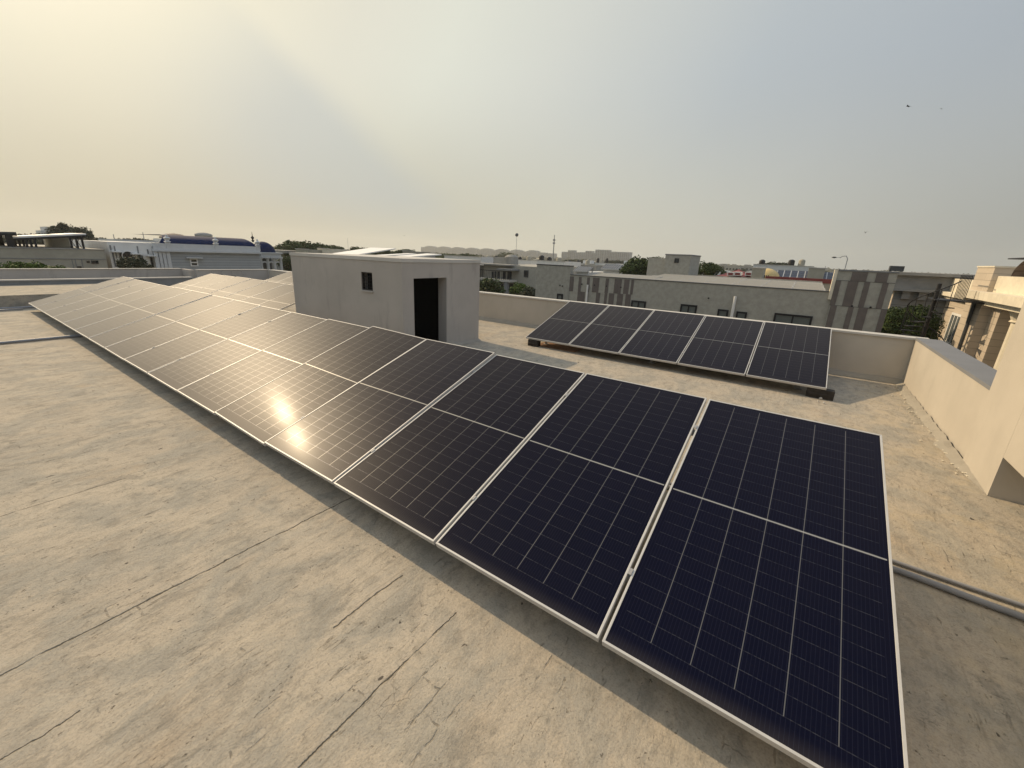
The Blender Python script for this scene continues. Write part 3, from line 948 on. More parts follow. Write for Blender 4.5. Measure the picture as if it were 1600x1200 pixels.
# stripes on the right tower
cl = MB(); YY = NY - .05
zt = 1.94
wT = xE - xD
for row, (za, zb_) in enumerate(((1.94, 1.62), (1.61, .70), (.69, -.17), (-.18, -1.05), (-1.06, -2.0))):
    pats = [((.25, .52), (.66, .86), (1.0, 1.0)), ((.0, .10), (.22, .40), (.50, .60), (.80, .90)), ((.02, .14), (.34, .44), (.52, .68), (.90, 1.0)),
            ((.06, .18), (.33, .44), (.58, .70), (.88, 1.0)), ((.0, .12), (.30, .45), (.6, .72), (.9, 1.0))][row]
    for (u0, u1) in pats:
        if u1 > u0: cl.box(xD + .004 + wT * u0, xD + wT * u1 - .004, YY - .02, YY - .0005, zb_, za)
cl.build('cladding', 'tex_brown', nb)
b = MB()
for zz in (1.615, .695, -.175, -1.055): b.box(xD + .004, xE - .004, YY - .008, YY - .0005, zz - .008, zz + .008)
b.build('joint', 'dark_grey', nb)
for (a, c_, t0) in ((871, 880, 459), (987, 1010, 470), (1064, 1090, 476), (1122, 1139, 483.5), (1151, 1168, 487), (1210, 1271, 491.5)):
    zt_ = at((a + c_) / 2, t0, Y=NY + .02).z
    yy = NY if a < 890 else NY + .02
    window(nb, 'y', yy, at(a, t0, Y=yy).x, at(c_, t0, Y=yy).x, zt_ - 1.15, zt_, 'black_iron', 'pale_glass', 2 if c_ - a > 20 else 1, .07)
p = at(1149, 463, Y=NY - .1); MB().tube([(p.x, NY - .08, -3), (p.x, NY - .08, p.z)], .06, 8).build('drain_pipe', 'white_paint', nb)
p = at(918, 445, Y=NY - .1); MB().tube([(p.x, NY - .08, -3), (p.x, NY - .08, p.z)], .05, 8).build('drain_pipe', 'white_paint', nb)
for px, py in ((1107, 466), (909, 444), (929, 445.5), (948, 447), (970, 449), (1331, 478), (1360, 480), (875, 446), (879, 447)):
    p = at(px, py, Y=NY)
    yy = NY - .05 if px > 1310 else (NY if px < 890 else NY + .02)
    MB().tube([(p.x, yy - .035, p.z), (p.x, yy - .001, p.z)], .035, 8).build('vent_outlet', 'black_iron', nb)

# solar panels on that roof
cn_ = 0
for j, (yy, zz) in enumerate(((NY + .55, 1.10), (NY + 3.0, 1.14), (NY + 5.45, 1.18))):
    for k in range(8):
        xx = xC - .6 + k * 1.155 + 1.13
        if xx > xD - .12: continue
        put_panel(xx, yy, zz, R(2.6), ORD[k] + ' panel from the left in the %s row on the striped neighbour roof' % ('nearest', 'middle', 'farthest')[j], 'solar panels on the striped neighbour roof', .3)
for k in range(3):
    put_panel(xB + 1.5 + k * 1.155, NY + 1.2, 1.12, R(3.5), ORD[k] + ' panel from the left above the striped cladding of the neighbour', 'solar panels on the striped neighbour roof', .2)
for j in range(2):
    r_ = MB()
    for k in range(6):
        xx = xC + k * 1.2; r_.box(xx - .03, xx + .03, NY + .9 + j * 2.45, NY + .96 + j * 2.45, .8, 1.06); r_.box(xx - .03, xx + .03, NY + 2.3 + j * 2.45, NY + 2.36 + j * 2.45, .8, 1.12)
    o = r_.build('panel_stand', 'galvanised'); tag(o, ('nearer' if j == 0 else 'farther') + ' row of short steel stands under the striped neighbour panels', 'panel stand')
# stair tower on the neighbour's roof
tw = thing('roof_tower', 'beige cube stair tower rising above the striped neighbour with one small black window', 'roof tower')
TY = NY + 10
u0, u1, u2 = at(1012, 405, Y=TY).x, at(1040, 400, Y=TY).x, at(1080, 400, Y=TY).x
MB().box(u0, u1 - .002, TY + .15, TY + 3.2, .8, at(1025, 403, Y=TY).z).build('wall', 'tex_pale', tw)
MB().box(u1, u2, TY, TY + 3.0, .8, at(1060, 399, Y=TY).z).build('wall', 'tex_beige', tw)
MB().box(u1 - .03, u2 + .03, TY - .03, TY + 3.03, at(1060, 399, Y=TY).z + .002, at(1060, 399, Y=TY).z + .07).build('coping', 'coping_grey', tw)
p = at(1057.5, 407, Y=TY); window(tw, 'y', TY, p.x - .14, p.x + .14, p.z - .16, p.z + .14, 'black_iron')

# --- left group on X planes
LX = -38.0


def xf(px, py, X=LX):
    p = at(px, py, X=X); return p.y, p.z


bl = thing('warehouse_building', 'long plain beige building at the far left with steel roof canopies', 'building')
ya, _ = xf(165, 400)
MB().box(LX - 14, LX, -14, ya, G, 1.33).build('wall', 'beige_wall', bl)
MB().box(LX - 14.03, LX + .03, -14, ya + .02, 1.332, 1.40).build('coping', 'concrete', bl)
b = MB().box(LX - .001, LX + .03, -14, ya, .74, .78)
for px in (112, 117, 127): 
    y_, _ = xf(px, 405); b.box(LX - .001, LX + .025, y_ - .02, y_ + .02, -2, .74)
b.build('joint', 'grey_stone', bl)
for (a, c_, t0, b0) in ((135, 139.5, 407.5, 410.5), (142, 147, 407, 412), (148, 153, 407, 412), (120, 127, 416, 421)):
    y0_, z0_ = xf(a, t0); y1_, _ = xf(c_, t0); _, zz = xf(a, b0)
    window(bl, 'x+', LX, y0_, y1_, zz, z0_, 'black_iron')
# canopies on the roof: white flat one and dark one
def canopy(label, pxa, pya, pxb, pyb, X, legs, mat, depth=5):
    y0_, z0_ = xf(pxa, pya, X); y1_, z1_ = xf(pxb, pyb, X)
    r = thing('roof_canopy', label, 'canopy', 'steel canopies on the far left roof')
    b = MB(); zt_ = z0_; tt = .10
    i = len(b.v)
    b.v += [(X, y0_, z0_), (X, y1_, z1_), (X - depth, y1_, z1_), (X - depth, y0_, z0_), (X, y0_, z0_ - tt), (X, y1_, z1_ - tt), (X - depth, y1_, z1_ - tt), (X - depth, y0_, z0_ - tt)]
    b.f += [(i, i + 1, i + 2, i + 3), (i + 7, i + 6, i + 5, i + 4), (i, i + 4, i + 5, i + 1), (i + 1, i + 5, i + 6, i + 2), (i + 2, i + 6, i + 7, i + 3), (i + 3, i + 7, i + 4, i)]
    b.build('roof_sheet', mat, r)
    MB().beam((X + .03, y0_, z0_ - tt - .06), (X + .03, y1_, z1_ - tt - .06), .08, .12).build('edge_beam', 'black_iron', r)
    for px in legs:
        y_, _ = xf(px, 375, X)
        zl = z0_ + (z1_ - z0_) * (y_ - y0_) / (y1_ - y0_) - tt - .1
        for dx in (0, -depth + .3):
            MB().box(X - .05 + dx, X + .05 + dx, y_ - .05, y_ + .05, 1.40, zl).build('post', 'black_iron', r)
    return r


canopy('black steel canopy cut by the left picture edge, on the far left roof', -60, 361, 25, 362.5, LX - .4, (11, 15, 19), 'dark_grey')
c2 = canopy('long white roofed canopy on black posts, on the far left roof', 20, 369.5, 134, 364.5, LX - .5, (40, 47, 54, 110, 119, 128), 'sheet_white')
b = MB()
for a, c_ in ((110, 119), (119, 128)):
    ya_, _ = xf(a, 375); yb_, _ = xf(c_, 375)
    b.beam((LX - .5, ya_, 1.45), (LX - .5, yb_, 2.15), .03); b.beam((LX - .5, yb_, 1.45), (LX - .5, ya_, 2.15), .03)
b.build('bracing', 'black_iron', c2)
rm = thing('roof_room', 'small pale roof room under the long white canopy at the far left', 'roof room')
y0_, _ = xf(82, 380, LX - 3); y1_, _ = xf(109, 380, LX - 3)
MB().box(LX - 6, LX - 3, y0_, y1_, 1.40, 2.18).build('wall', 'beige_wall', rm)
MB().box(LX - 6.05, LX - 2.95, y0_ - .1, y1_ + .1, 2.182, 2.24).build('roof', 'concrete', rm)
# white modern house
wh = thing('white_house', 'white modern house with tall slot windows and a round window, left of the mansion', 'house')
y0_, z0_ = xf(166, 379); y1_, z1_ = xf(243, 384)
MB().box(LX - 12, LX - .3, y0_ + .1, y1_, G, z0_ + .02).build('wall', 'white_paint', wh)
MB().box(LX - 12.0, LX - .32, y0_ + .1, y1_, z0_ + .022, z0_ + .07).build('coping', 'white_paint', wh)
for (a, t0, b0, w_) in ((172, 383, 391, 2.2), (178.5, 384, 392, 1.6), (214.5, 384.5, 396, 1.6), (230.5, 389.5, 397, 2), (238, 385, 400, 2),
                        (176, 394, 417, 2.6), (181, 394, 403, 2), (188, 394, 415, 5), (217, 397, 418, 5), (222, 399, 418, 2.5), (236, 401, 418, 5), (244, 399, 418, 2)):
    ya_, za_ = xf(a - w_ / 2 - .4, t0, LX - .3); yb_, _ = xf(a + w_ / 2 - .4, t0, LX - .3); _, zb_ = xf(a, b0, LX - .3)
    window(wh, 'x+', LX - .3, ya_, yb_, zb_, za_, 'grey_stone', 'window_glass', 1, .03)
yc_, zc_ = xf(200, 400, LX - .3)
b = MB(); b.tube([(LX - .3, yc_, zc_), (LX - .26, yc_, zc_)], .30, 20); b.build('round_window', 'window_glass', wh)
b = MB()
for k in range(24):
    a0_, a1_ = k / 24 * 6.2832, (k + 1) / 24 * 6.2832
    b.beam((LX - .25, yc_ + .32 * math.cos(a0_), zc_ + .32 * math.sin(a0_)), (LX - .25, yc_ + .32 * math.cos(a1_), zc_ + .32 * math.sin(a1_)), .05)
b.build('window_surround', 'white_paint', wh)
for (a, c_, t0) in ((174, 190, 392.5), (205, 222, 396), (229, 243, 399)):
    ya_, za_ = xf(a, t0); yb_, _ = xf(c_, t0)
    MB().box(LX - .3, LX + .25, ya_, yb_, za_ - .06, za_).build('awning', 'white_paint', wh)
wr = thing('white_roof_house', 'pale house with long dark upper windows just above the white modern house', 'house')
X2 = -62.0
y0_, z0_ = xf(190, 374, X2); y1_, z1_ = xf(247, 377, X2)
MB().box(X2 - 10, X2, y0_, y1_, G, z0_).build('wall', 'white_mansion', wr)
for (a, c_) in ((193, 209), (213, 222)):
    ya_, za_ = xf(a, 376.3, X2); yb_, zb_ = xf(c_, 379.6, X2); window(wr, 'x+', X2, ya_, yb_, zb_ - .1, za_ - .08, 'white_paint', 'window_glass', 1, .05)
for i, (a, c_, t0) in enumerate(((134, 156, 379.5), (152, 165, 382))):
    p0, p1 = at(a, t0, X=-55), at(c_, t0, X=-55)
    o = MB().beam((-57, p0.y, p0.z - .25), (-57, p1.y, p1.z + .1), 6, .12).build('roof_sheet', 'sheet_white')
    o2 = MB().box(-60, -54, p0.y, p1.y, G, p0.z - .5).build('wall', 'beige_wall')
    q = thing('shed_building', ['left', 'right'][i] + ' of two bright white sloping roofs above the plain beige building', 'building', 'two bright white sloping roofs')
    o.parent = q; o2.parent = q

# blue roofed mansion
ms = thing('mansion', 'pale blue-grey mansion with a long dark blue curved roof and white finials', 'mansion')
y0_, _ = xf(243, 400); y1_, zc = xf(405, 396)
ztop = xf(330, 392)[1]
MB().box(LX - 12, LX, y0_ + .05, y1_, G, 1.35).build('wall', 'clad_blue', ms)
b = MB().box(LX - 12.1, LX + .22, y0_ - .1, y1_ + .12, 1.352, 1.47).box(LX - 12.05, LX + .12, y0_ - .05, y1_ + .06, 1.472, 1.60)
b.build('cornice', 'white_mansion', ms)
MB().box(LX - 11.9, LX + .04, y0_, y1_, 1.602, 1.93).build('parapet', 'white_mansion', ms)
# barrel roof: quarter profile
ya_, _ = xf(247, 380, LX - .6); yb_, _ = xf(401, 384, LX - .6)
b = MB(); prof = []
for k in range(9):
    a = R(90) * k / 8; prof.append((1.1 * (1 - math.sin(a)) * 0 + 1.6 * (1 - math.cos(a)), .62 * math.sin(a)))
for k in range(8):
    d0, h0 = prof[k]; d1, h1 = prof[k + 1]; s0 = h0 * .9; s1 = h1 * .9
    b.quad((LX - .5 - d0, ya_ + s0, 1.93 + h0), (LX - .5 - d0, yb_ - s0, 1.93 + h0), (LX - .5 - d1, yb_ - s1, 1.93 + h1), (LX - .5 - d1, ya_ + s1, 1.93 + h1))
    b.quad((LX - .5 - d0, yb_ - s0, 1.93 + h0), (LX - 9, yb_ - s0, 1.93 + h0), (LX - 9, yb_ - s1, 1.93 + h1), (LX - .5 - d1, yb_ - s1, 1.93 + h1))
d1, h1 = prof[-1]
b.quad((LX - .5 - d1, ya_ + h1 * .9, 1.93 + h1), (LX - .5 - d1, yb_ - h1 * .9, 1.93 + h1), (LX - 9, yb_ - h1 * .9, 1.93 + h1), (LX - 9, ya_ + h1 * .9, 1.93 + h1))
b.build('roof', 'blue_tile', ms, smooth=False)
for px in (263, 338, 403):
    y_, _ = xf(px, 385)
    b = MB(); b.box(LX - .14, LX + .10, y_ - .13, y_ + .13, 1.60, 2.0)
    b.lathe(LX - .02, y_, [(.14, 2.0), (.22, 2.05), (.10, 2.12), (.16, 2.2), (.22, 2.3), (.05, 2.42), (.09, 2.48), (0, 2.56)], 10)
    b.build('finial', 'white_mansion', ms)
ya_, za_ = xf(296, 404, LX); yb_, _ = xf(308, 404, LX); _, zb_ = xf(300, 416, LX)
w_ = window(ms, 'x+', LX, ya_, yb_, zb_, za_, 'white_paint', 'window_glass', 1, .07)
MB().box(LX + .051, LX + .07, ya_, yb_, (za_ + zb_) / 2 - .04, (za_ + zb_) / 2 + .04).build('transom', 'white_paint', w_)
MB().box(LX, LX + .25, ya_ - .25, yb_ + .3, za_ + .02, za_ + .10).build('window_hood', 'white_mansion', ms)
for px in (246, 252, 258, 264):
    y_, _ = xf(px, 405); MB().box(LX - .001, LX + .10, y_ - .16, y_ + .10, -4, 1.34).build('pilaster', 'white_mansion', ms)
# domed arcade next to it
dm = thing('domed_pavilion', 'small pavilion with a bright blue dome and an arched white balustrade', 'pavilion')
DX = -42.0
yd, zd = xf(412, 399, DX)
b = MB(); b.lathe(DX, yd, [(1.05 * math.cos(R(k * 11.25)), 1.35 + 1.05 * math.sin(R(k * 11.25))) for k in range(9)], 20); b.build('dome', 'blue_tile', dm, smooth=True)
b = MB(); b.lathe(DX, yd - .8, [(.06, 2.3), (.12, 2.45), (.05, 2.55), (.16, 2.7), (.03, 2.85), (.015, 3.2)], 8); b.build('finial', 'black_iron', dm)
ya_, _ = xf(409, 405, DX + 1); yb_, _ = xf(440, 405, DX + 1)
b = MB(); b.box(DX - 2, DX + 1, ya_, yb_, 1.05, 1.35); b.box(DX - 2.1, DX + 1.12, ya_ - .1, yb_ + .1, 1.352, 1.45)
for k in range(10):
    yy = ya_ + (yb_ - ya_) * (k + .5) / 10; b.box(DX + 1.001, DX + 1.10, yy - .07, yy + .07, .92, 1.04)
b.build('entablature', 'white_mansion', dm)
for k in range(4):
    yy = ya_ + (yb_ - ya_) * k / 3
    b = MB(); b.lathe(DX + .8, yy, [(.14, G), (.14, -1.0), (.12, .8), (.2, .95), (.2, 1.05)], 10); b.build('column', 'white_mansion', dm, smooth=True)
for k in range(3):
    yy = ya_ + (yb_ - ya_) * (k + .5) / 3; w_ = (yb_ - ya_) / 6
    b = MB()
    for j in range(10):
        a0_, a1_ = math.pi * j / 10, math.pi * (j + 1) / 10
        b.beam((DX + .8, yy + w_ * .9 * math.cos(a0_), .35 + w_ * .8 * math.sin(a0_)), (DX + .8, yy + w_ * .9 * math.cos(a1_), .35 + w_ * .8 * math.sin(a1_)), .12)
    b.build('arch', 'white_mansion', dm)
MB().box(DX - 4, DX - 1.0, ya_ - .2, yb_, G, 1.04).build('rear_wall', 'dark_grey', dm)


# --- generic houses placed by their facade
def house(label, px0, px1, pyt, Y, depth, mat, name='house', zt=None, group=None, wins=(), rim=.3, roof='concrete', fr='dark_grey', nwin=0):
    a = at(px0, pyt, Y=Y); c_ = at(px1, pyt, Y=Y)
    z1 = zt if zt is not None else (a.z + c_.z) / 2
    h = thing(name, label, 'house', group)
    shell(h, a.x, c_.x, Y, Y + depth, z1, mat, rim, roofmat=roof)
    MB().box(a.x - .06, c_.x + .06, Y - .06, Y + .24, z1 + .001, z1 + .08).build('coping', 'coping_pale', h)
    for (p0, p1, q0, q1) in wins:
        A = at(p0, q0, Y=Y); B = at(p1, q0, Y=Y); C = at(p0, q1, Y=Y)
        window(h, 'y', Y, A.x, B.x, C.z, A.z, fr, 'window_glass', 1)
    if nwin:
        wd = (c_.x - a.x) / nwin
        for k in range(nwin):
            window(h, 'y', Y, a.x + wd * (k + .3), a.x + wd * (k + .7), z1 - 2.4, z1 - 1.1, fr)
    return h


# white balcony house seen between hut and striped neighbour
HY = 42.0
h1 = thing('balcony_house', 'pale modern house with balcony and dark tall windows, right of the stair hut', 'house')
g0 = at(752, 416, Y=HY); g1 = at(786, 414, Y=HY); g2 = at(838, 417, Y=HY)
zt = at(800, 415, Y=HY).z
MB().box(g1.x - 3, g2.x, HY + .0, HY + 12, G, zt).build('wall', 'tex_pale', h1)
MB().box(g0.x - 4, g1.x - 3.002, HY + 1.5, HY + 10, G, zt - .2).build('side_wing', 'grey_stone', h1)
MB().box(g0.x - 4, g1.x + 1.6, HY - 1.0, HY + 1.4, zt - .05, zt + .1).build('roof_slab', 'concrete', h1)
zb = at(790, 437, Y=HY - 1.2).z
MB().box(g0.x - 3, at(808, 437, Y=HY).x, HY - 1.6, HY - .002, zb - .25, zb).build('balcony_floor', 'coping_pale', h1)
b = MB(); xa_, xb_ = g0.x - 3, at(808, 437, Y=HY).x
for k in range(30):
    xx = xa_ + (xb_ - xa_) * k / 29; b.box(xx - .02, xx + .02, HY - 1.58, HY - 1.54, zb, zb + .95)
b.box(xa_, xb_, HY - 1.6, HY - 1.52, zb + .95, zb + 1.02)
b.build('balcony_railing', 'black_iron', h1)
for (p0, p1, q0, q1) in ((768.5, 771.5, 424, 436), (773, 776, 424, 436), (777.5, 780.5, 424, 436), (786, 790, 424, 436), (793, 800, 424, 437), (819, 826, 422, 433), (771, 786, 443, 460), (794, 806, 443, 460)):
    A = at(p0, q0, Y=HY); B = at(p1, q0, Y=HY); C = at(p0, q1, Y=HY); window(h1, 'y', HY, A.x, B.x, C.z, A.z, 'dark_grey')
b = MB(); xq = at(791, 440, Y=HY - 1.4).x; b.box(xq - .25, xq + .25, HY - 1.5, HY - 1.1, G, zb - .26); b.build('pillar', 'coping_grey', h1)
b = MB(); x_a, x_b = at(790, 421, Y=HY).x, at(812, 421, Y=HY).x; z_a = at(800, 421, Y=HY).z; b.box(x_a, x_b, HY - 1.8, HY - .002, z_a - .1, z_a + .1); b.build('pergola', 'grey_stone', h1)
p = at(782, 410, Y=HY + 3)
MB().box(p.x - 1.2, p.x + 1.0, HY + 3, HY + 5, zt, zt + .9).build('roof_room', 'concrete', h1)
p = at(799, 410, Y=HY + 4)
tk = MB().lathe(p.x, HY + 4, [(0, zt + 1.3), (.5, zt + 1.25), (.9, zt + 1.0), (.95, zt + .1), (.9, zt)], 16).build('water_tank', 'concrete'); tag(tk, 'round pale water tank on the roof of the balcony house', 'water tank')

# mid-distance houses between hut and tower
mid = [
    ('white flat roofed house behind the balcony house, left part', 752, 792, 405, 70, 10, 'white_paint'),
    ('long white house with bright roof terrace, above the balcony house', 794, 846, 406.5, 66, 8, 'white_paint'),
    ('white house with black window openings left of the tall mast foot', 838, 882, 408, 60, 6, 'white_paint'),
    ('low concrete house under the lattice of the tall blocks', 884, 932, 414, 75, 9, 'concrete'),
    ('small cream house with a pitched cap, left of the dark tree', 966, 992, 417, 55, 5, 'trim_cream'),
    ('pale house partly hidden behind the dark tree by the roof tower', 930, 962, 411.5, 120, 10, 'white_mansion'),
    ('grey house right behind the white balustrade, left of the stair hut', 436, 470, 391, 0, 0, None),
]
for lb, a, c_, t0, Y, dp, mt_ in mid[:-1]:
    house(lb, a, c_, t0, Y, dp, mt_, nwin=5)
# tanks and odds and ends on the roofs between the hut and the tall blocks
for k, (px, py, Y, hh_) in enumerate(((762, 405, 70.5, 1.2), (775, 405.5, 70.5, 1.3), (812, 407.5, 66.5, 1.2), (826, 407, 66.5, 1.3), (846, 406, 60.5, 1.2), (858, 408, 60.5, 1.1), (873, 409.5, 60.5, 1.2),
                                   (889, 413, 75.5, 1.3), (903, 412.5, 75.5, 1.2), (918, 413, 75.5, 1.4), (934, 410, 121, 2.0), (948, 410, 121, 1.9), (1108, 423, 58.5, 1.0), (1190, 414, 76, 1.3), (1236, 413.5, 76, 1.2), (1252, 414, 76, 1.3))):
    p = at(px, py, Y=Y); zt_ = p.z
    o = MB().lathe(0, 0, [(0, hh_), (.3, hh_ - .03), (.62, hh_ * .82), (.66, hh_ * .75), (.66, .05), (.6, -1.4)], 14).build('water_tank', 'water_tank' if k % 3 else 'beige_wall', smooth=True)
    o.location = (p.x, p.y, zt_ - .1); o.scale = (.62, .62, .7)
    tag(o, ORD[k] + (' black' if k % 3 else ' pale') + ' rooftop water tank from the left, right of the stair hut', 'water tank', 'rooftop water tanks')
# solar roofed houses
def solar_roof(label, px0, px1, pyt, pyb, Y, n, mat='white_mansion', slope=22):
    h = thing('solar_roof_house', label, 'house')
    a = at(px0, pyb, Y=Y); c_ = at(px1, pyb, Y=Y)
    zt_ = at((px0 + px1) / 2, pyt, Y=Y).z; zb_ = a.z
    dz = max(zt_ - zb_, .3); dep = dz / math.tan(R(slope)) 
    MB().box(a.x + .2, c_.x - .2, Y + .4, Y + dep + 6, G, zb_ - .15).build('wall', mat, h)
    b = MB(); fr_ = MB(); w_ = (c_.x - a.x) / n
    for k in range(n):
        for j in range(2):
            t0_, t1_ = j / 2 + .01, (j + 1) / 2 - .01
            xa_, xb_ = a.x + w_ * k + .04, a.x + w_ * (k + 1) - .04
            b.quad((xa_, Y + dep * t0_, zb_ + dz * t0_ + .02), (xb_, Y + dep * t0_, zb_ + dz * t0_ + .02), (xb_, Y + dep * t1_, zb_ + dz * t1_ + .02), (xa_, Y + dep * t1_, zb_ + dz * t1_ + .02))
    b.build('solar_cells', 'pv_far', h)
    b = MB(); i = 0
    b.v += [(a.x, Y, zb_), (c_.x, Y, zb_), (c_.x, Y + dep, zb_ + dz), (a.x, Y + dep, zb_ + dz), (a.x, Y, zb_ - .12), (c_.x, Y, zb_ - .12), (c_.x, Y + dep, zb_ + dz - .12), (a.x, Y + dep, zb_ + dz - .12)]
    b.f += [(0, 1, 2, 3), (7, 6, 5, 4), (0, 4, 5, 1), (1, 5, 6, 2), (2, 6, 7, 3), (3, 7, 4, 0)]
    b.build('panel_frame', 'aluminium', h)
    fr_ = MB()
    for k in range(n // 2 + 1):
        xx = a.x + (c_.x - a.x) * k / (n // 2); fr_.box(xx - .05, xx + .05, Y + dep - .1, Y + dep, zb_ - .2, zb_ + dz - .13)
    fr_.build('post', 'galvanised', h)
    return h


t = MT('pv_far'); t.set('Base Color', t.mix(t.noise(3, 2), (.02, .024, .04), (.035, .04, .06))); t.set('Roughness', .3)
solar_roof('house with a dark blue solar roof over a shaded veranda, right of the mast', 896, 919, 416.5, 422.5, 48, 8)
solar_roof('house with a broad blue solar roof left of the dark tree', 939, 976, 413.5, 419.5, 52, 10, 'white_paint')
solar_roof('low roof terrace carrying a long row of blue solar panels behind the red roof', 1212, 1304, 424, 433, 48, 8, 'beige_wall', 30)

# red roofed house, golden dome, cream box
rd = thing('red_roof_house', 'house with a dull red hipped roof and small white dormers, left of the golden dome', 'house')
RY = 44.0
a = at(1116, 430, Y=RY); c_ = at(1176, 431, Y=RY); tp = at(1140, 421, Y=RY).z
MB().box(a.x, c_.x, RY + .5, RY + 8, G, a.z - .2).build('wall', 'white_paint', rd)
b = MB(); z0_ = a.z - .2
b.v += [(a.x - .3, RY, z0_), (c_.x + .3, RY, z0_), (c_.x + .3, RY + 8, z0_), (a.x - .3, RY + 8, z0_), (a.x + 1.6, RY + 4, tp), (c_.x - 1.8, RY + 4, tp)]
b.f += [(0, 1, 5, 4), (1, 2, 5), (2, 3, 4, 5), (3, 0, 4), (3, 2, 1, 0)]
b.build('roof', 'red_paint', rd)
for px in (1142, 1153, 1170):
    p = at(px, 428, Y=RY + .6)
    d_ = MB().box(p.x - .28, p.x + .28, RY + .35, RY + 1.6, p.z - .16, p.z + .18).build('dormer', 'white_paint', rd)
    MB().box(p.x - .2, p.x + .2, RY + .33, RY + .349, p.z - .1, p.z + .1).build('pane', 'red_paint', d_)
gd = thing('gold_dome_house', 'pale golden dome behind a cream box shaped roof room', 'dome')
p = at(1196, 432, Y=47)
rad = (at(1216, 432, Y=47).x - at(1168, 432, Y=47).x) / 2
MB().lathe(p.x - .1, 47 + rad, [(rad * math.cos(R(k * 9)), p.z - .3 + rad * .85 * math.sin(R(k * 9))) for k in range(11)], 28).build('dome', 'gold_dome', gd, smooth=True)
MB().lathe(p.x - .1, 47 + rad, [(rad + .1, G), (rad + .1, p.z - .31), (rad, p.z - .30)], 28).build('drum', 'trim_cream', gd)
cb = thing('roof_room', 'cream box shaped roof room in front of the golden dome', 'roof room')
a = at(1176, 419, Y=40); c_ = at(1194, 419, Y=40)
MB().box(a.x, c_.x, 40, 42, G, a.z).build('wall', 'beige_wall', cb)
MB().box(a.x - .05, c_.x + .05, 39.95, 42.05, a.z + .001, a.z + .08).build('coping', 'coping_pale', cb)
b = MB()
for k in range(3):
    xx = at(1195 + k * 3, 430, Y=40).x; b.box(xx - .03, xx + .03, 40, 40.06, a.z - 1.0, a.z - .5)
b.build('rail', 'black_iron', cb)
rs = thing('red_parapet_terrace', 'roof terrace with a long red parapet strip behind the neighbour solar panels', 'terrace')
a = at(1196, 433, Y=38); c_ = at(1312, 439, Y=38)
MB().box(a.x, c_.x, 38, 44, G, (a.z + c_.z) / 2 - .22).build('wall', 'beige_wall', rs)
MB().box(a.x, c_.x, 37.95, 38.2, (a.z + c_.z) / 2 - .218, (a.z + c_.z) / 2 + .08).build('parapet', 'red_paint', rs)
house('long pale grey house with flat white roof lines behind the golden dome', 1177, 1272, 415, 75, 12, 'white_mansion', nwin=7)
house('cream box shaped roof room right of the blue solar row', 1264, 1290, 419.5, 47, 4, 'beige_wall', name='roof_room')
house('small brownish house at the left foot of the striped tower', 1302, 1318, 427, 60, 6, 'roof_tile')
house('low white house between the dark tree and the red roof', 1098, 1120, 424, 58, 6, 'white_paint', nwin=2)

# left of hut
hs = thing('grey_house', 'grey flat house with deep shaded balcony left of the stair hut', 'house')
GX = -58.0
ya_, za_ = xf(437, 391, GX); yb_, _ = xf(480, 393, GX)
MB().box(GX - 10, GX, ya_, yb_, G, za_ - .9).build('wall', 'grey_stone', hs)
MB().box(GX - 10, GX + 1.5, ya_ - .3, yb_, za_ - .35, za_).build('roof_slab', 'concrete', hs)
MB().box(GX - 6, GX - .1, ya_, ya_ + .6, za_ - .9, za_ - .36).build('pier', 'grey_stone', hs)
house('low beige roof room seen over the left part of the stair hut', 462, 480, 389.5, 30, 4, 'beige_wall', name='roof_room')
house('small pale wall with slot openings above the stair hut roof', 496, 512, 388.5, 32, 3, 'trim_cream', name='roof_room', nwin=3)
house('cream cube shaped roof room above the stair hut corner', 629, 643, 392.5, 34, 3, 'beige_wall', name='roof_room')
house('smaller beige cube beside the cream cube roof room', 643.5, 652, 394, 35, 3, 'concrete', name='roof_room')
house('long low pale house in front of the arched apartment row', 694, 752, 400.5, 60, 8, 'white_mansion', nwin=6)


def slab_roof(label, pts, zoff=.0, Y=30, name='canopy_roof', ztilt=.8):
    (xa_, yt), (xb_, yb_) = pts
    a = at(xa_, yb_, Y=Y); c_ = at(xb_, yb_, Y=Y); tt = at((xa_ + xb_) / 2, yt, Y=Y).z
    r = thing(name, label, 'canopy')
    D_ = 5.0; dz = at((xa_ + xb_) / 2 + 8, yt, Y=Y + D_).z - a.z; b = MB()
    b.v += [(a.x, Y, a.z), (c_.x, Y, a.z), (c_.x - .4, Y + D_, a.z + dz), (a.x - .4, Y + D_, a.z + dz)]
    b.v += [(x, y, z - .1) for x, y, z in b.v[:4]]
    b.f += [(0, 1, 2, 3), (7, 6, 5, 4), (0, 4, 5, 1), (1, 5, 6, 2), (2, 6, 7, 3), (3, 7, 4, 0)]
    b.build('roof_sheet', 'sheet_white', r)
    MB().box(a.x + .1, c_.x - .1, Y + .3, Y + D_ - .3, G, a.z - .12).build('wall', 'concrete', r)
    return r


slab_roof('largest bright white sloping roof above the stair hut', ((518, 385.5), (556, 396)), Y=24)
slab_roof('small bright white sloping roof right of the largest one', ((572, 393.5), (587, 399)), Y=23)
slab_roof('bright white sloping roof left of the cream cube', ((601, 394), (625, 401)), Y=22)

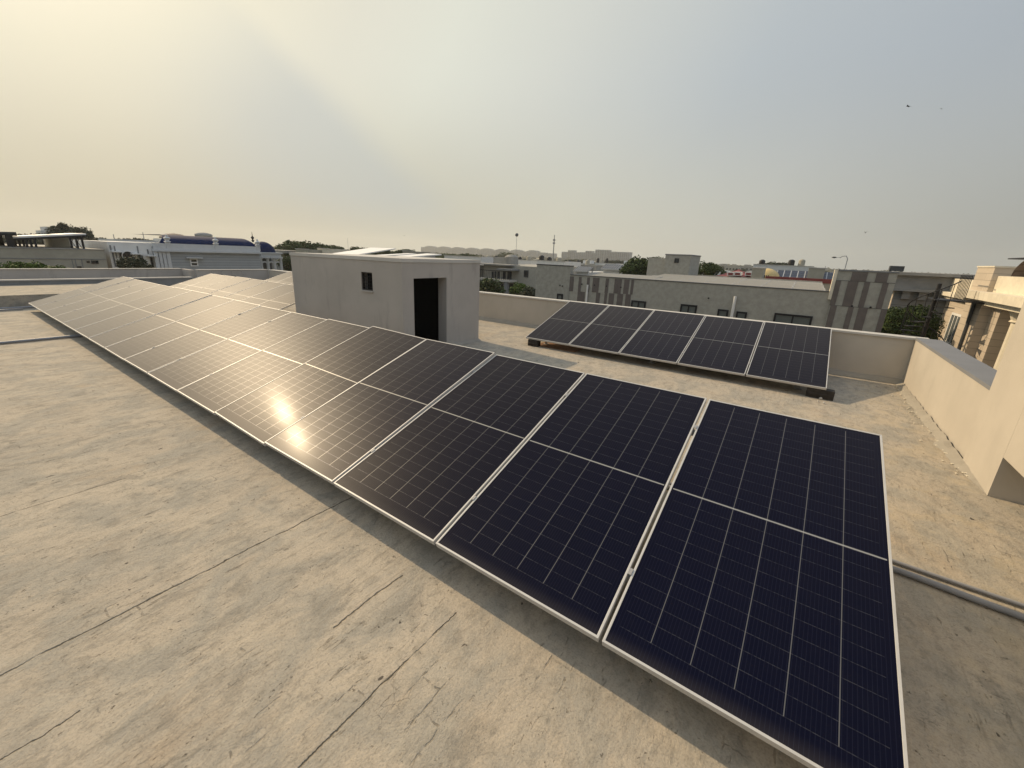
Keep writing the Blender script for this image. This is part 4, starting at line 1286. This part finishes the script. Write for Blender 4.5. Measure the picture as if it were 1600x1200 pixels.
# --- right side houses
h2 = thing('stone_house', 'stone house with cornice, shaded front and sunlit side painted in, right of the striped tower', 'house')
Y2 = 30.0
a = at(1407, 425, Y=Y2); c_ = at(1490, 425, Y=Y2)
zt = a.z
MB().box(a.x, c_.x + 6, Y2, Y2 + 9, G, zt - .95).build('wall', 'clad_shade_grey', h2)  # front's shade is put into this dark tone
MB().box(a.x - .02, a.x - .001, Y2 + .02, Y2 + 8.9, G, zt - .96).build('painted_lit_side', 'clad_stone', h2)  # paler stone sheet paints the sunlight on this side
b = MB().box(a.x - .35, c_.x + 6, Y2 - .35, Y2 + 9, zt - .948, zt - .80).box(a.x - .15, c_.x + 6, Y2 - .15, Y2 + 9, zt - .798, zt - .15)
b.build('cornice', 'grey_stone', h2)
MB().box(a.x - .40, c_.x + 6, Y2 - .4, Y2 + 9, zt - .148, zt).build('coping', 'concrete', h2)
for k in range(14):
    xx = a.x + .3 + k * .62; MB().box(xx, xx + .3, Y2 - .2, Y2 - .001, zt - 1.35, zt - .952).build('corbel', 'clad_shade_grey', h2)
p = at(1388, 470, X=a.x - .02)
window(h2, 'x-', a.x - .02, Y2 + 2.6, Y2 + 3.1, zt - 3.4, zt - 2.2, 'dark_grey')
ac = MB().box(-.45, .45, -.2, .2, .05, .6).box(-.4, -.3, -.22, .22, 0, .05).box(.3, .4, -.22, .22, 0, .05).build('cooling_unit', 'dark_grey')
p = at(1399, 424, Y=NY + .2); ac.location = (p.x, NY + .15, 2.012); ac.scale = (.42, .6, .32)
tag(ac, 'small dark cooling unit on top of the striped tower at its right end', 'cooling unit')

rh = thing('stone_mansion', 'sunlit cream stone mansion with white cornice and column at the right edge', 'mansion')
RX = 6.0


def xr(px, py, X=RX): p = at(px, py, X=X); return p.y, p.z


yF, _ = xr(1452, 480); yM, _ = xr(1537, 440); yN, _ = xr(1566, 440)
zco = xr(1462, 462)[1]
MB().box(RX, RX + 12, yM, yF, G, zco + .02).build('wall', 'clad_stone', rh)
b = MB()
b.box(RX - .18, RX + 12, yM + .002, yF + .15, zco + .022, zco + .16).box(RX - .34, RX + 12, yM + .002, yF + .3, zco + .162, zco + .34)
b.build('cornice', 'trim_cream', rh)
MB().box(RX - .05, RX + .15, yM + .002, yF - 2.6, zco + .342, zco + .98).build('parapet', 'trim_cream', rh)
b = MB()
for k in range(8):
    yy = yF - 2.45 + k * .3; b.lathe(RX + .05, yy, [(.05, zco + .342), (.10, zco + .5), (.05, zco + .7), (.08, zco + .86)], 8)
b.box(RX - .03, RX + .13, yF - 2.6, yF + .1, zco + .862, zco + .98)
b.build('balustrade', 'trim_cream', rh)
# mansard
b = MB(); zr = zco + .5
ya_, yb_ = yM + .1, yF - 1.2
b.v += [(RX + .6, ya_, zr), (RX + .6, yb_, zr), (RX + 2.2, ya_, 2.55), (RX + 2.2, yb_ - 3.4, 2.55), (RX + 8, ya_, 2.55), (RX + 8, yb_ - 3.4, 2.55), (RX + 8, yb_, zr)]
b.f += [(0, 2, 3, 1), (2, 4, 5, 3), (1, 3, 5, 6)]
b.build('roof', 'roof_slate', rh)
# pillar block
zp = xr(1550, 418, RX - .3)[1]
MB().box(RX - .3, RX + 4, yN, yM, G, zp).build('pillar', 'clad_stone', rh)
MB().box(RX - .33, RX + 4.03, yN - .03, yM + .03, zp + .001, zp + .06).build('coping', 'trim_cream', rh)
# portico part toward the viewer
yE = yN - 9
zc2 = xr(1550, 480, RX - .3)[1]
MB().box(RX + 2.4, RX + 10, yE, yN - .002, G, zp - .9).build('rear_wall', 'clad_stone', rh)
MB().box(RX, RX + 2.398, yN - .9, yN - .002, G, zc2).build('side_pier', 'clad_stone', rh)
b = MB(); b.box(RX - .3, RX + 2.39, yE, yN + 1.2 - .002 - 1.2, zc2 + .002, zc2 + .2).box(RX - .55, RX + 2.39, yE, yN - .004, zc2 + .202, zc2 + .5).box(RX - .15, RX + 2.39, yE, yN - .004, zc2 + .502, zc2 + 1.1)
b.build('entablature', 'trim_cream', rh)
MB().box(RX - .58, RX - .302, yN, yM + .3, zc2 + .202, zc2 + .5).build('string_course', 'trim_cream', rh)
# dark arched panel above
b = MB(); b.box(RX + .6, RX + .8, yE, yN - .05, zc2 + 1.102, zp - .05); b.build('upper_screen', 'navy', rh)
b = MB(); yc_ = yN - 3.2; n = 14
for k in range(n):
    a0_, a1_ = math.pi * k / n, math.pi * (k + 1) / n
    b.quad((RX + .55, yc_, zc2 + 1.102), (RX + .55, yc_ + 2.2 * math.cos(a0_), zc2 + 1.102 + .75 * math.sin(a0_)), (RX + .55, yc_ + 2.2 * math.cos(a1_), zc2 + 1.102 + .75 * math.sin(a1_)))
    b.quad((RX + .55, yc_ + 2.2 * math.cos(a0_), zc2 + 1.102 + .75 * math.sin(a0_)), (RX - .1, yc_ + 2.2 * math.cos(a0_), zc2 + 1.102 + .75 * math.sin(a0_)), (RX - .1, yc_ + 2.2 * math.cos(a1_), zc2 + 1.102 + .75 * math.sin(a1_)), (RX + .55, yc_ + 2.2 * math.cos(a1_), zc2 + 1.102 + .75 * math.sin(a1_)))
b.build('arched_hood', 'roof_slate', rh)
for px in (1590, 1640):
    yc_, _ = xr(px, 520, RX + .35)
    b = MB(); b.lathe(RX + .35, yc_, [(.34, -6), (.34, -3.2), (.40, -3.15), (.40, -3.0), (.25, -2.95), (.23, zc2 - .45), (.30, zc2 - .42), (.26, zc2 - .36), (.36, zc2 - .1), (.40, zc2 - .06), (.40, zc2)], 16)
    b.box(RX - .2, RX + .9, yc_ - .5, yc_ + .5, -8, -6)
    b.build('column', 'trim_cream', rh, smooth=False)
# window with white frame
ya_, za_ = xr(1487, 487); yb_, _ = xr(1504, 490); _, zb_ = xr(1478, 536)
ya_, _ = xr(1474, 535); yb_, _ = xr(1489, 541)
w_ = window(rh, 'x-', RX, ya_, yb_, zb_, za_, 'white_paint', 'pale_glass', 3, .10)
y_, _ = xr(1540, 485); MB().tube([(RX - .36, y_, -6), (RX - .36, y_, zc2 + .1)], .05, 8).build('drain_pipe', 'dark_grey', rh)
p = xr(1466, 473); MB().box(RX - .12, RX - .001, p[0] - .08, p[0] + .08, p[1] - .12, p[1] + .12).build('wall_light', 'dark_grey', rh)
pp_ = at(1596, 404, X=9.5)
bt = thing('roof_board', 'thin dark plate on a post above the roof at the right picture edge', 'roof plate')
MB().box(9.0, 10.2, pp_.y - 3, pp_.y, pp_.z - .06, pp_.z).build('plate', 'black_iron', bt)
MB().box(9.55, 9.62, pp_.y - 1.6, pp_.y - 1.5, 1.4, pp_.z - .061).build('post', 'black_iron', bt)

# spiral staircase
SX, SY = at(1456, 485, Y=24).x, 24.0
q0 = at(1467, 449, Y=SY); q1 = at(1441, 528, Y=SY)
SX = (q0.x + q1.x) / 2
sp = thing('spiral_staircase', 'black iron spiral staircase climbing the side of the sunlit cream stone mansion', 'staircase')
MB().tube([(SX, SY, G), (SX, SY, q0.z + .15)], .07, 10).build('pole', 'black_iron', sp)
nst = 40; z0_, z1_ = G + .2, q0.z - .55
for k in range(nst):
    a0_ = R(26) * k; a1_ = a0_ + R(24); zz = z0_ + (z1_ - z0_) * k / nst
    b = MB(); rr_ = .72
    P = [(SX + .07 * math.cos(a0_), SY + .07 * math.sin(a0_)), (SX + rr_ * math.cos(a0_), SY + rr_ * math.sin(a0_)), (SX + rr_ * math.cos(a1_), SY + rr_ * math.sin(a1_)), (SX + .07 * math.cos(a1_), SY + .07 * math.sin(a1_))]
    i = 0; b.v += [(x, y, zz) for x, y in P] + [(x, y, zz + .035) for x, y in P]
    b.f += [(3, 2, 1, 0), (4, 5, 6, 7), (0, 1, 5, 4), (1, 2, 6, 5), (2, 3, 7, 6), (3, 0, 4, 7)]
    b.build('step', 'black_iron', sp)
b = MB(); b.tube([(SX + .74 * math.cos(R(26) * k / 2), SY + .74 * math.sin(R(26) * k / 2), z0_ + .95 + (z1_ - z0_) * k / 2 / nst) for k in range(nst * 2)], .022, 6)
b.build('handrail', 'black_iron', sp)
b = MB()
for k in range(0, nst, 1):
    a0_ = R(26) * k; zz = z0_ + (z1_ - z0_) * k / nst
    b.tube([(SX + .73 * math.cos(a0_), SY + .73 * math.sin(a0_), zz), (SX + .73 * math.cos(a0_), SY + .73 * math.sin(a0_), zz + .95)], .012, 5)
b.build('baluster', 'black_iron', sp)
b = MB()
for k in range(9):
    yy = SY - .6 + k * .18; b.tube([(SX + .7, yy, z1_ + .1), (SX + .7, yy, z1_ + 1.05)], .012, 5)
b.tube([(SX + .7, SY - .6, z1_ + 1.05), (SX + .7, SY + .9, z1_ + 1.05)], .02, 6)
b.box(SX - .1, RX, SY - .6, SY + .9, z1_ + .05, z1_ + .09)
b.build('landing', 'black_iron', sp)

# ---------------------------------------------------------------- masts, lamps, birds
def mastpx(label, px, pyt, X=None, Y=None, r=.12, name='mast', ball=0, cat='mast'):
    p = at(px, pyt, X=X, Y=Y)
    o = thing(name, label, cat)
    MB().tube([(p.x, p.y, G), (p.x, p.y, p.z)], [r, r * .6], 6).build('pole', 'far_concrete', o)
    if ball:
        b = MB(); b.lathe(p.x, p.y, [(0, p.z - ball), (ball * .7, p.z - ball * .7), (ball, p.z), (ball * .7, p.z + ball * .7), (0, p.z + ball)], 12); b.build('lamp_cluster', 'dark_grey', o, smooth=True)
    return o, p


mastpx('thin pole with a dark round head in front of the arched apartment row', 807.5, 367, Y=150, r=.10, ball=.75, name='floodlight_pole', cat='pole')
o, p = mastpx('tall slim communication mast between the two groups of apartment blocks', 866.5, 367, Y=330, r=.55)
b = MB()
for k in range(2): b.box(p.x - .9, p.x + .9, p.y - .6, p.y + .6, p.z - 5 - k * 2.6, p.z - 3.6 - k * 2.6)
b.build('antenna', 'far_concrete', o)
mastpx('hair-thin pole on the skyline above the white modern house', 223, 363, X=-140, r=.12)
mastpx('hair-thin pole on the skyline above the largest white sloping roof', 543, 372, Y=180, r=.12)
mastpx('short thin pole left of the blue curved roof on the skyline', 177, 366, X=-150, r=.14)
mastpx('short thin rod on the terrace right of the cream roof room', 1290, 416, Y=60, r=.05)
wt = thing('water_tower', 'mushroom shaped water tower on the skyline above the blue roof', 'water tower')
p = at(318, 367, X=-260)
MB().lathe(p.x, p.y, [(1.0, G), (.9, p.z - 3), (1.2, p.z - 2.2), (3.8, p.z - .8), (3.9, p.z + .3), (2.0, p.z + 1.0), (0, p.z + 1.2)], 16).build('tank', 'far_concrete', wt, smooth=True)
lp = thing('street_lamp', 'slender curved arm street lamp above the left edge of the striped tower', 'street lamp')
p = at(1325, 402, Y=36)
MB().tube([(p.x, p.y, G), (p.x, p.y, p.z - .1), (p.x - .1, p.y, p.z + .08), (p.x - .30, p.y, p.z + .05), (p.x - .42, p.y, p.z - .06)], .025, 6).build('pole', 'far_concrete', lp)
MB().lathe(p.x - .72, p.y, [(0, p.z + .02), (.12, p.z), (.13, p.z - .05), (0, p.z - .09)], 10).build('lamp_head', 'dark_grey', lp)
MB().beam((p.x - .42, p.y, p.z - .02), (p.x - .62, p.y, p.z - .03), .02).build('arm', 'far_concrete', lp)


def bird(label, px, py, dist, span, yaw, flap):
    d = pixdir(px, py); p = Vector((0, 0, CAMZ)) + d * dist
    b = MB(); s_ = span / 2
    b.lathe(0, 0, [(0, -s_ * .55), (.09 * s_, -s_ * .35), (.15 * s_, 0), (.10 * s_, s_ * .3), (.06 * s_, s_ * .42), (0, s_ * .55)], 8)
    b.v = [(x, z, y) for x, y, z in b.v]
    i = len(b.v)
    for sg_ in (-1, 1):
        i = len(b.v)
        b.v += [(0, s_ * .2, .02 * s_), (sg_ * s_ * .5, s_ * .28, flap * s_ * .5), (sg_ * s_, -s_ * .05, flap * s_ * .7), (sg_ * s_ * .5, -s_ * .08, flap * s_ * .5), (0, -s_ * .15, .02 * s_)]
        b.f += [(i, i + 1, i + 3, i + 4), (i + 1, i + 2, i + 3)]
    i = len(b.v); b.v += [(0, -s_ * .4, 0), (-.16 * s_, -s_ * .85, 0), (.16 * s_, -s_ * .85, 0)]; b.f.append((i, i + 1, i + 2))
    o = b.build('bird', 'bird_dark'); o.location = p; o.rotation_euler = (R(15), R(10), yaw)
    tag(o, label, 'bird', 'birds in the sky'); return o


bird('dark bird gliding high in the sky at the upper right', 1419, 166, 60, .62, R(70), .1)
bird('faintest small bird right of the gliding one in the upper right sky', 1471, 170, 130, .7, R(50), .1)
bird('dark bird low in the sky above the striped tower', 1352, 363.5, 60, .50, R(20), .9)
bird('tiny bird low in the sky above the stair hut', 632, 368.5, 110, .55, R(20), .5)

# ---------------------------------------------------------------- trees placed as in the photograph
tree('big', 'leaf_dark', at(1400, 500, Y=26).x, 26.0, at(1400, 478, Y=26).z, 1.1, 'dense dark green tree between the striped tower and the spiral staircase', zs=1.6)
tree('big', 'leaf_dark', at(1428, 500, Y=27).x, 27, at(1428, 474, Y=27).z, 1.05, 'dark green leafy tree directly left of the spiral staircase', zs=1.5)
tree('big', 'leaf_dark', at(1378, 500, Y=26.5).x, 27, at(1388, 486, Y=26.5).z, 1.0, 'lower dark tree half hidden by the striped tower corner', zs=1.3)
treepx('b', 'leaf_bright', 20, 407, .8, 'bushy bright green shrub top above the left parapet, left one', X=-34, zs=.7)
treepx('a', 'leaf_bright', 49, 406.5, .8, 'bushy bright green shrub top above the left parapet, right one', X=-34, zs=.7)
treepx('a', 'leaf_bright', 82, 413.5, 1.0, 'low clipped green shrub right of the two bushy shrubs', X=-34, zs=.4)
treepx('a', 'leaf_dull', 207, 398, .95, 'spiky grey green tree in front of the white modern house', X=-35, zs=.85)
treepx('c', 'leaf_dull', 98, 347, 2.0, 'tall narrow tree on the skyline above the white canopy, left one', X=-90, zs=1.9)
treepx('a', 'leaf_dull', 113, 350.5, 2.2, 'round topped tree on the skyline above the white canopy, right one', X=-90, zs=2.0)
treepx('b', 'leaf_dull', 90, 352, 2.0, 'small tree touching the tall narrow tree on its left, skyline above the canopy', X=-90, zs=1.7)
treepx('a', 'leaf_mid', 447, 398, 1.3, 'yellowish green tree in the gap left of the stair hut', X=-50, zs=1.2)
treepx('b', 'leaf_mid', 762, 432, 1.9, 'dull green tree at the left foot of the balcony house', Y=34, zs=1.7)
treepx('a', 'leaf_bright', 812, 440, 1.1, 'palm like green plant at the right of the balcony house', Y=36, zs=1.1)
treepx('b', 'leaf_dull', 829, 447, 1.1, 'small dark bush against the side wall of the striped neighbour', Y=34, zs=1.0)
treepx('a', 'leaf_dark', 1001, 398, 2.1, 'dark dense tree left of the beige cube stair tower', Y=48, zs=1.9)
treepx('b', 'leaf_dark', 992, 406, 1.6, 'lower dark tree touching the dense tree beside the stair tower', Y=47, zs=1.4)
treepx('a', 'leaf_dark', 1027, 399.5, 1.1, 'dark treetop peeking over the lower part of the stair tower', Y=46, zs=.9)
treepx('a', 'leaf_dark', 1105, 407, 1.3, 'dark tree directly right of the stair tower', Y=46, zs=1.3)
treepx('b', 'leaf_dark', 1117, 412, 1.6, 'spreading dark tree behind the low white house', Y=62, zs=1.2)
treepx('a', 'leaf_dull', 1213, 408, 3.4, 'row of treetops above the long pale grey house, middle one', Y=110, zs=1.6)
treepx('b', 'leaf_dull', 1196, 410.5, 2.2, 'treetop above the long pale grey house, left one', Y=110, zs=1.1)
treepx('b', 'leaf_dull', 1228, 410.5, 2.2, 'treetop above the long pale grey house, right one', Y=110, zs=1.1)
treepx('a', 'leaf_mid', 791, 393, 9, 'large round tree in front of the arched apartment row below the thin pole', Y=260, zs=5)


def treerow(label, pxs, group, X=None, Y=None, r=1.6, leaf='leaf_mid', zsf=1.0):
    for k, (px, py) in enumerate(pxs):
        d = random.uniform(.93, 1.07)
        treepx(random.choice('ab'), leaf, px, py, r * random.uniform(.85, 1.2), ORD[k] + ' from the left, ' + label, X=X * d if X else None, Y=Y * d if Y else None, group=group, zs=r * zsf * random.uniform(.85, 1.15))


treerow('dark green tree in the dense clump left of the stair hut', [(442, 381), (449, 378), (456, 374), (463, 374.5), (471, 374.5), (479, 376), (487, 377), (495, 378.5), (503, 380)], 'tree clump left of the stair hut', X=-75, r=2.7, leaf='leaf_dark')
treerow('palm like tree in the line behind the white sloping roofs', [(514, 383), (521, 382), (530, 384), (556, 384), (563, 385.5), (571, 386), (578, 386.5), (586, 386.5), (594, 387.5), (602, 388)], 'loose tree line behind the white sloping roofs', Y=62, r=1.5, leaf='leaf_mid', zsf=.9)
treerow('dark tree in the short clump above the cream cube', [(618, 391), (624, 389.5), (631, 388.5), (638, 388.5), (643, 389)], 'tree clump above the cream cube', Y=60, r=1.2, leaf='leaf_dark')
treerow('dark green tree in the row under the arched apartments', [(657, 396), (664, 395.5), (672, 394.5), (679, 394), (687, 395), (695, 394.5), (703, 395), (711, 396), (719, 395.5), (727, 394.5), (735, 395), (742, 396)], 'tree row under the arched apartments', Y=95, r=3.3, leaf='leaf_mid', zsf=.85)
treerow('treetop in the low line behind the blue curved roof', [(292, 370), (300, 369.5), (308, 371), (330, 371), (337, 372), (344, 373), (352, 374), (358, 375), (366, 376)], 'tree line behind the blue curved roof', X=-170, r=3.4, leaf='leaf_dull', zsf=.8)
treerow('distant treetop between the canopy and the blue roof', [(140, 369), (148, 368), (156, 370), (164, 371), (172, 371.5), (182, 373), (198, 371), (206, 370.5), (214, 370.5), (222, 372), (232, 373)], 'skyline trees above the white modern house', X=-160, r=3.4, leaf='leaf_dull', zsf=.9)
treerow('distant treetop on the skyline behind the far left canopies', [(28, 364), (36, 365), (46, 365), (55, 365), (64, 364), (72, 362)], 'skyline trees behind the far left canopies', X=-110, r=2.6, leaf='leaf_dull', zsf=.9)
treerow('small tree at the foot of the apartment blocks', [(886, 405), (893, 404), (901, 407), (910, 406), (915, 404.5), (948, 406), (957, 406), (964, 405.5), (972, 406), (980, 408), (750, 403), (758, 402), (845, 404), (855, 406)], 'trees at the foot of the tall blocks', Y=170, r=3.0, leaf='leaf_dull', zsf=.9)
# white dish and boxes on the skyline at the far left
house('pale three stepped block on the skyline above the white canopy', 71, 79, 354, 14, 4, 'white_mansion') if False else None
sk = thing('skyline_house', 'pale stepped house on the skyline above the long white canopy', 'house')
SXX = -120.0
for i, (a, c_, t0) in enumerate(((64, 71, 360), (71, 79, 354), (79, 88, 358))):
    ya_, za_ = xf(a, t0, SXX); yb_, _ = xf(c_, t0, SXX)
    MB().box(SXX - 6 - i * .01, SXX + i * .3, ya_, yb_ - .01, G, za_).build('wall', 'white_mansion', sk)
dk = thing('dome_roof_house', 'house with a flat round tan roof cap on the skyline above the blue roof', 'house')
p = at(272.5, 370.5, X=-95)
MB().lathe(p.x, p.y, [(0, p.z + .7), (1.2, p.z + .5), (2.2, p.z), (2.2, p.z - .25), (1.0, p.z - .3), (1.0, G)], 14).build('roof', 'roof_tile', dk)
ya_, za_ = xf(262, 373, -96); yb_, _ = xf(290, 374, -96)
MB().box(-104, -98.5, ya_, yb_, G, za_).build('wall', 'sheet_white', dk)

# ---------------------------------------------------------------- distant suburb
rng = random.Random(11)
wallm = ['white_paint', 'beige_wall', 'concrete', 'white_mansion', 'tex_pale', 'trim_cream', 'grey_stone']
protoh = []
for k, mt_ in enumerate(wallm):
    w_, d_, h_ = 10, 9, 9
    b = MB(); b.box(-w_ / 2, w_ / 2, -d_ / 2, d_ / 2, 0, h_); b.box(-w_ / 2, w_ / 2, -d_ / 2, -d_ / 2 + .25, h_ + .001, h_ + .7); b.box(-1, 2, -1, 2, h_ + .001, h_ + 2.1)
    me = b.build('wall', mt_); rf = MB()
    rf.box(-w_ / 2 - .15, w_ / 2 + .15, -d_ / 2 - .15, -d_ / 2 + .3, h_ + .701, h_ + .8)
    ro = rf.build('coping', 'coping_pale')
    wb = MB()
    for q in range(4):
        for zz in (4.2, 7.0):
            wb.box(-4.4 + q * 2.4, -3.0 + q * 2.4, -d_ / 2 - .03, -d_ / 2 - .002, zz, zz + 1.3)
            wb.box(w_ / 2 + .002, w_ / 2 + .03, -3.9 + q * 2.2, -2.7 + q * 2.2, zz, zz + 1.3)
    wo = wb.build('window', 'window_glass')
    protoh.append((me.data, ro.data, wo.data))
    for o in (me, ro, wo): bpy.data.objects.remove(o)
cols = ['white', 'beige', 'bare concrete', 'pale blue grey', 'cream grey', 'cream', 'dark grey']
cnt = 0
for i in range(420):
    az = rng.uniform(-86, 6); dist = rng.uniform(75, 520)
    x_ = dist * math.sin(R(az)); y_ = dist * math.cos(R(az))
    if y_ < 52 and x_ > -60: continue
    if y_ < 60 and x_ > -40: continue
    if x_ > -110 and y_ < 40 and x_ < -30 and dist < 85: continue
    k = rng.randrange(len(wallm)); s_ = rng.uniform(.75, 1.15)
    ztop = rng.uniform(-2.2, .9)
    o = thing('suburb_house', cols[k] + ' flat roofed house far off in the hazy suburb', 'house', 'distant houses of the suburb')
    o.location = (x_, y_, G)
    for nm, me in zip(('wall', 'coping', 'window'), protoh[k]):
        q = bpy.data.objects.new(nm, me); COL.objects.link(q); q.parent = o; q.scale = (s_, s_, (ztop - G) / 9.7)
    cnt += 1
    if cnt >= 150: break
for i in range(170):
    az = rng.uniform(-88, 13); dist = rng.uniform(80, 620)
    x_ = dist * math.sin(R(az)); y_ = dist * math.cos(R(az))
    if y_ < 60 and x_ > -60: continue
    tree(rng.choice('ab'), rng.choice(['leaf_mid', 'leaf_dull', 'leaf_dark']), x_, y_, rng.uniform(-.8, 1.3), rng.uniform(2.0, 3.2), rng.choice(['low', 'tall', 'broad', 'small', 'ragged', 'round']) + ' distant tree among the houses of the hazy suburb', group='distant trees of the suburb', zs=rng.uniform(1.8, 2.8))

# far belt of woodland on the horizon
mb = MB(); rb = random.Random(4)
for i in range(5200):
    az = R(rb.uniform(-95, 30)); dist = rb.uniform(640, 1500)
    x_, y_ = dist * math.sin(az), dist * math.cos(az)
    h_ = rb.uniform(4, 7.5) + 1.5 * noise.noise(Vector((x_ * .01, y_ * .01, 0)))
    for q in range(3):
        w_ = rb.uniform(2.5, 6); zz = G + h_ * rb.uniform(.2, 1)
        a = rb.uniform(0, 3.14); u = Vector((math.cos(a), math.sin(a), rb.uniform(-.3, .3))) * w_; v = Vector((rb.uniform(-.4, .4), rb.uniform(-.4, .4), 1)) * w_ * .6
        p = Vector((x_ + rb.uniform(-4, 4), y_ + rb.uniform(-4, 4), zz))
        mb.quad(p - u, p - v, p + u, p + v)
o = mb.build('far_woodland', 'leaf_dull'); struct(o, 'stuff'); tag(o, 'hazy belt of distant woodland along the horizon', 'woodland')


# apartment blocks
def blocks(label, name, cols_px, Y, arch=False, depth=16):
    r = thing(name, label, 'apartment building')
    wl = MB(); wn_ = MB(); rf = MB()
    for (a, c_, t0, arc) in cols_px:
        A = at(a, t0, Y=Y); C = at(c_, t0, Y=Y); zt = (A.z + C.z) / 2
        off = .05 * (hash((a, c_)) % 7)
        wl.box(A.x, C.x - .8, Y + off, Y + depth, G, zt)
        w_ = C.x - A.x; nfl = int((zt - G) / 3.1); nc = max(2, int(w_ / 4.2))
        for f in range(2, nfl):
            for q in range(nc):
                x0_ = A.x + w_ * (q + .22) / nc
                wn_.box(x0_, x0_ + w_ / nc * .5, Y + off - .25, Y + off - .01, G + f * 3.1, G + f * 3.1 + 1.7)
        for q in range(nc + 1):
            x0_ = A.x + (w_ - 1.4) * q / nc
            wl.box(x0_, x0_ + .5, Y + off - 1.2, Y + off - .005, G, zt - .5)
        if arc:
            n = 10; xm = (A.x + C.x) / 2; hw = w_ * .36; i = len(rf.v)
            for k in range(n):
                a0_, a1_ = math.pi * k / n, math.pi * (k + 1) / n
                for yy in (Y - .5,):
                    rf.quad((xm, yy, zt - .2), (xm + hw * math.cos(a0_), yy, zt - .2 + arc * math.sin(a0_)), (xm + hw * math.cos(a1_), yy, zt - .2 + arc * math.sin(a1_)))
                rf.quad((xm + hw * math.cos(a0_), Y - .5, zt - .2 + arc * math.sin(a0_)), (xm + hw * math.cos(a0_), Y + depth, zt - .2 + arc * math.sin(a0_)), (xm + hw * math.cos(a1_), Y + depth, zt - .2 + arc * math.sin(a1_)), (xm + hw * math.cos(a1_), Y - .5, zt - .2 + arc * math.sin(a1_)))
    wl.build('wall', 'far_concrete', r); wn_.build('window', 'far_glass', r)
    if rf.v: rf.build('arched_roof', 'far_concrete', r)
    return r


AY = 1100.0
period = 22.0
x_ = 658
names = ['leftmost', 'second', 'third', 'fourth', 'fifth', 'sixth', 'seventh', 'eighth']
for k in range(8):
    w_ = 20.6 + k * .55
    t0 = 385.2 + k * 1.02
    nm = (names[k] + ' from the left') if k else 'leftmost'
    blocks('%s arched roof block of the long pale apartment row on the horizon' % nm, 'apartment_block', [(x_, x_ + w_ * .28, t0 + .6, 0), (x_ + w_ * .28, x_ + w_, t0, 2.8)], AY - k * 8)
    x_ += w_ + .3
blocks('lower flat topped apartment block at the right end of the arched row', 'apartment_block', [(x_, x_ + 12, 394.5, 0), (x_ + 12, x_ + 26, 395.8, 0)], AY - 70)
TYY = 900.0
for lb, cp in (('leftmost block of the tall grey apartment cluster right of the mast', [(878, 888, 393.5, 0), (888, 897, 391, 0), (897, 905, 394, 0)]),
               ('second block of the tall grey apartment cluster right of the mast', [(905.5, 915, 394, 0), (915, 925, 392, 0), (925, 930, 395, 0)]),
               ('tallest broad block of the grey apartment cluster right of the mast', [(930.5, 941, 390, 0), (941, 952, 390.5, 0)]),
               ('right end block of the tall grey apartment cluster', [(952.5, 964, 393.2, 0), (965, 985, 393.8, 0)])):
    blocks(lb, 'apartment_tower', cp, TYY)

# ---------------------------------------------------------------- haze
t = bpy.data.materials.new('haze'); t.use_nodes = True; MATS['haze'] = t
tr = t.node_tree; tr.nodes.clear()
oo = tr.nodes.new('ShaderNodeOutputMaterial'); pv = tr.nodes.new('ShaderNodeVolumePrincipled')
pv.inputs['Color'].default_value = (.92, .92, .90, 1); pv.inputs['Density'].default_value = .00034
pv.inputs['Anisotropy'].default_value = .3
tr.links.new(pv.outputs[0], oo.inputs['Volume'])
b = MB().box(-1900, 1000, -400, 1900, G - 1, 62)
struct(b.build('haze', 'haze'), 'stuff')
S.cycles.volume_bounces = 1
S.cycles.max_bounces = 6
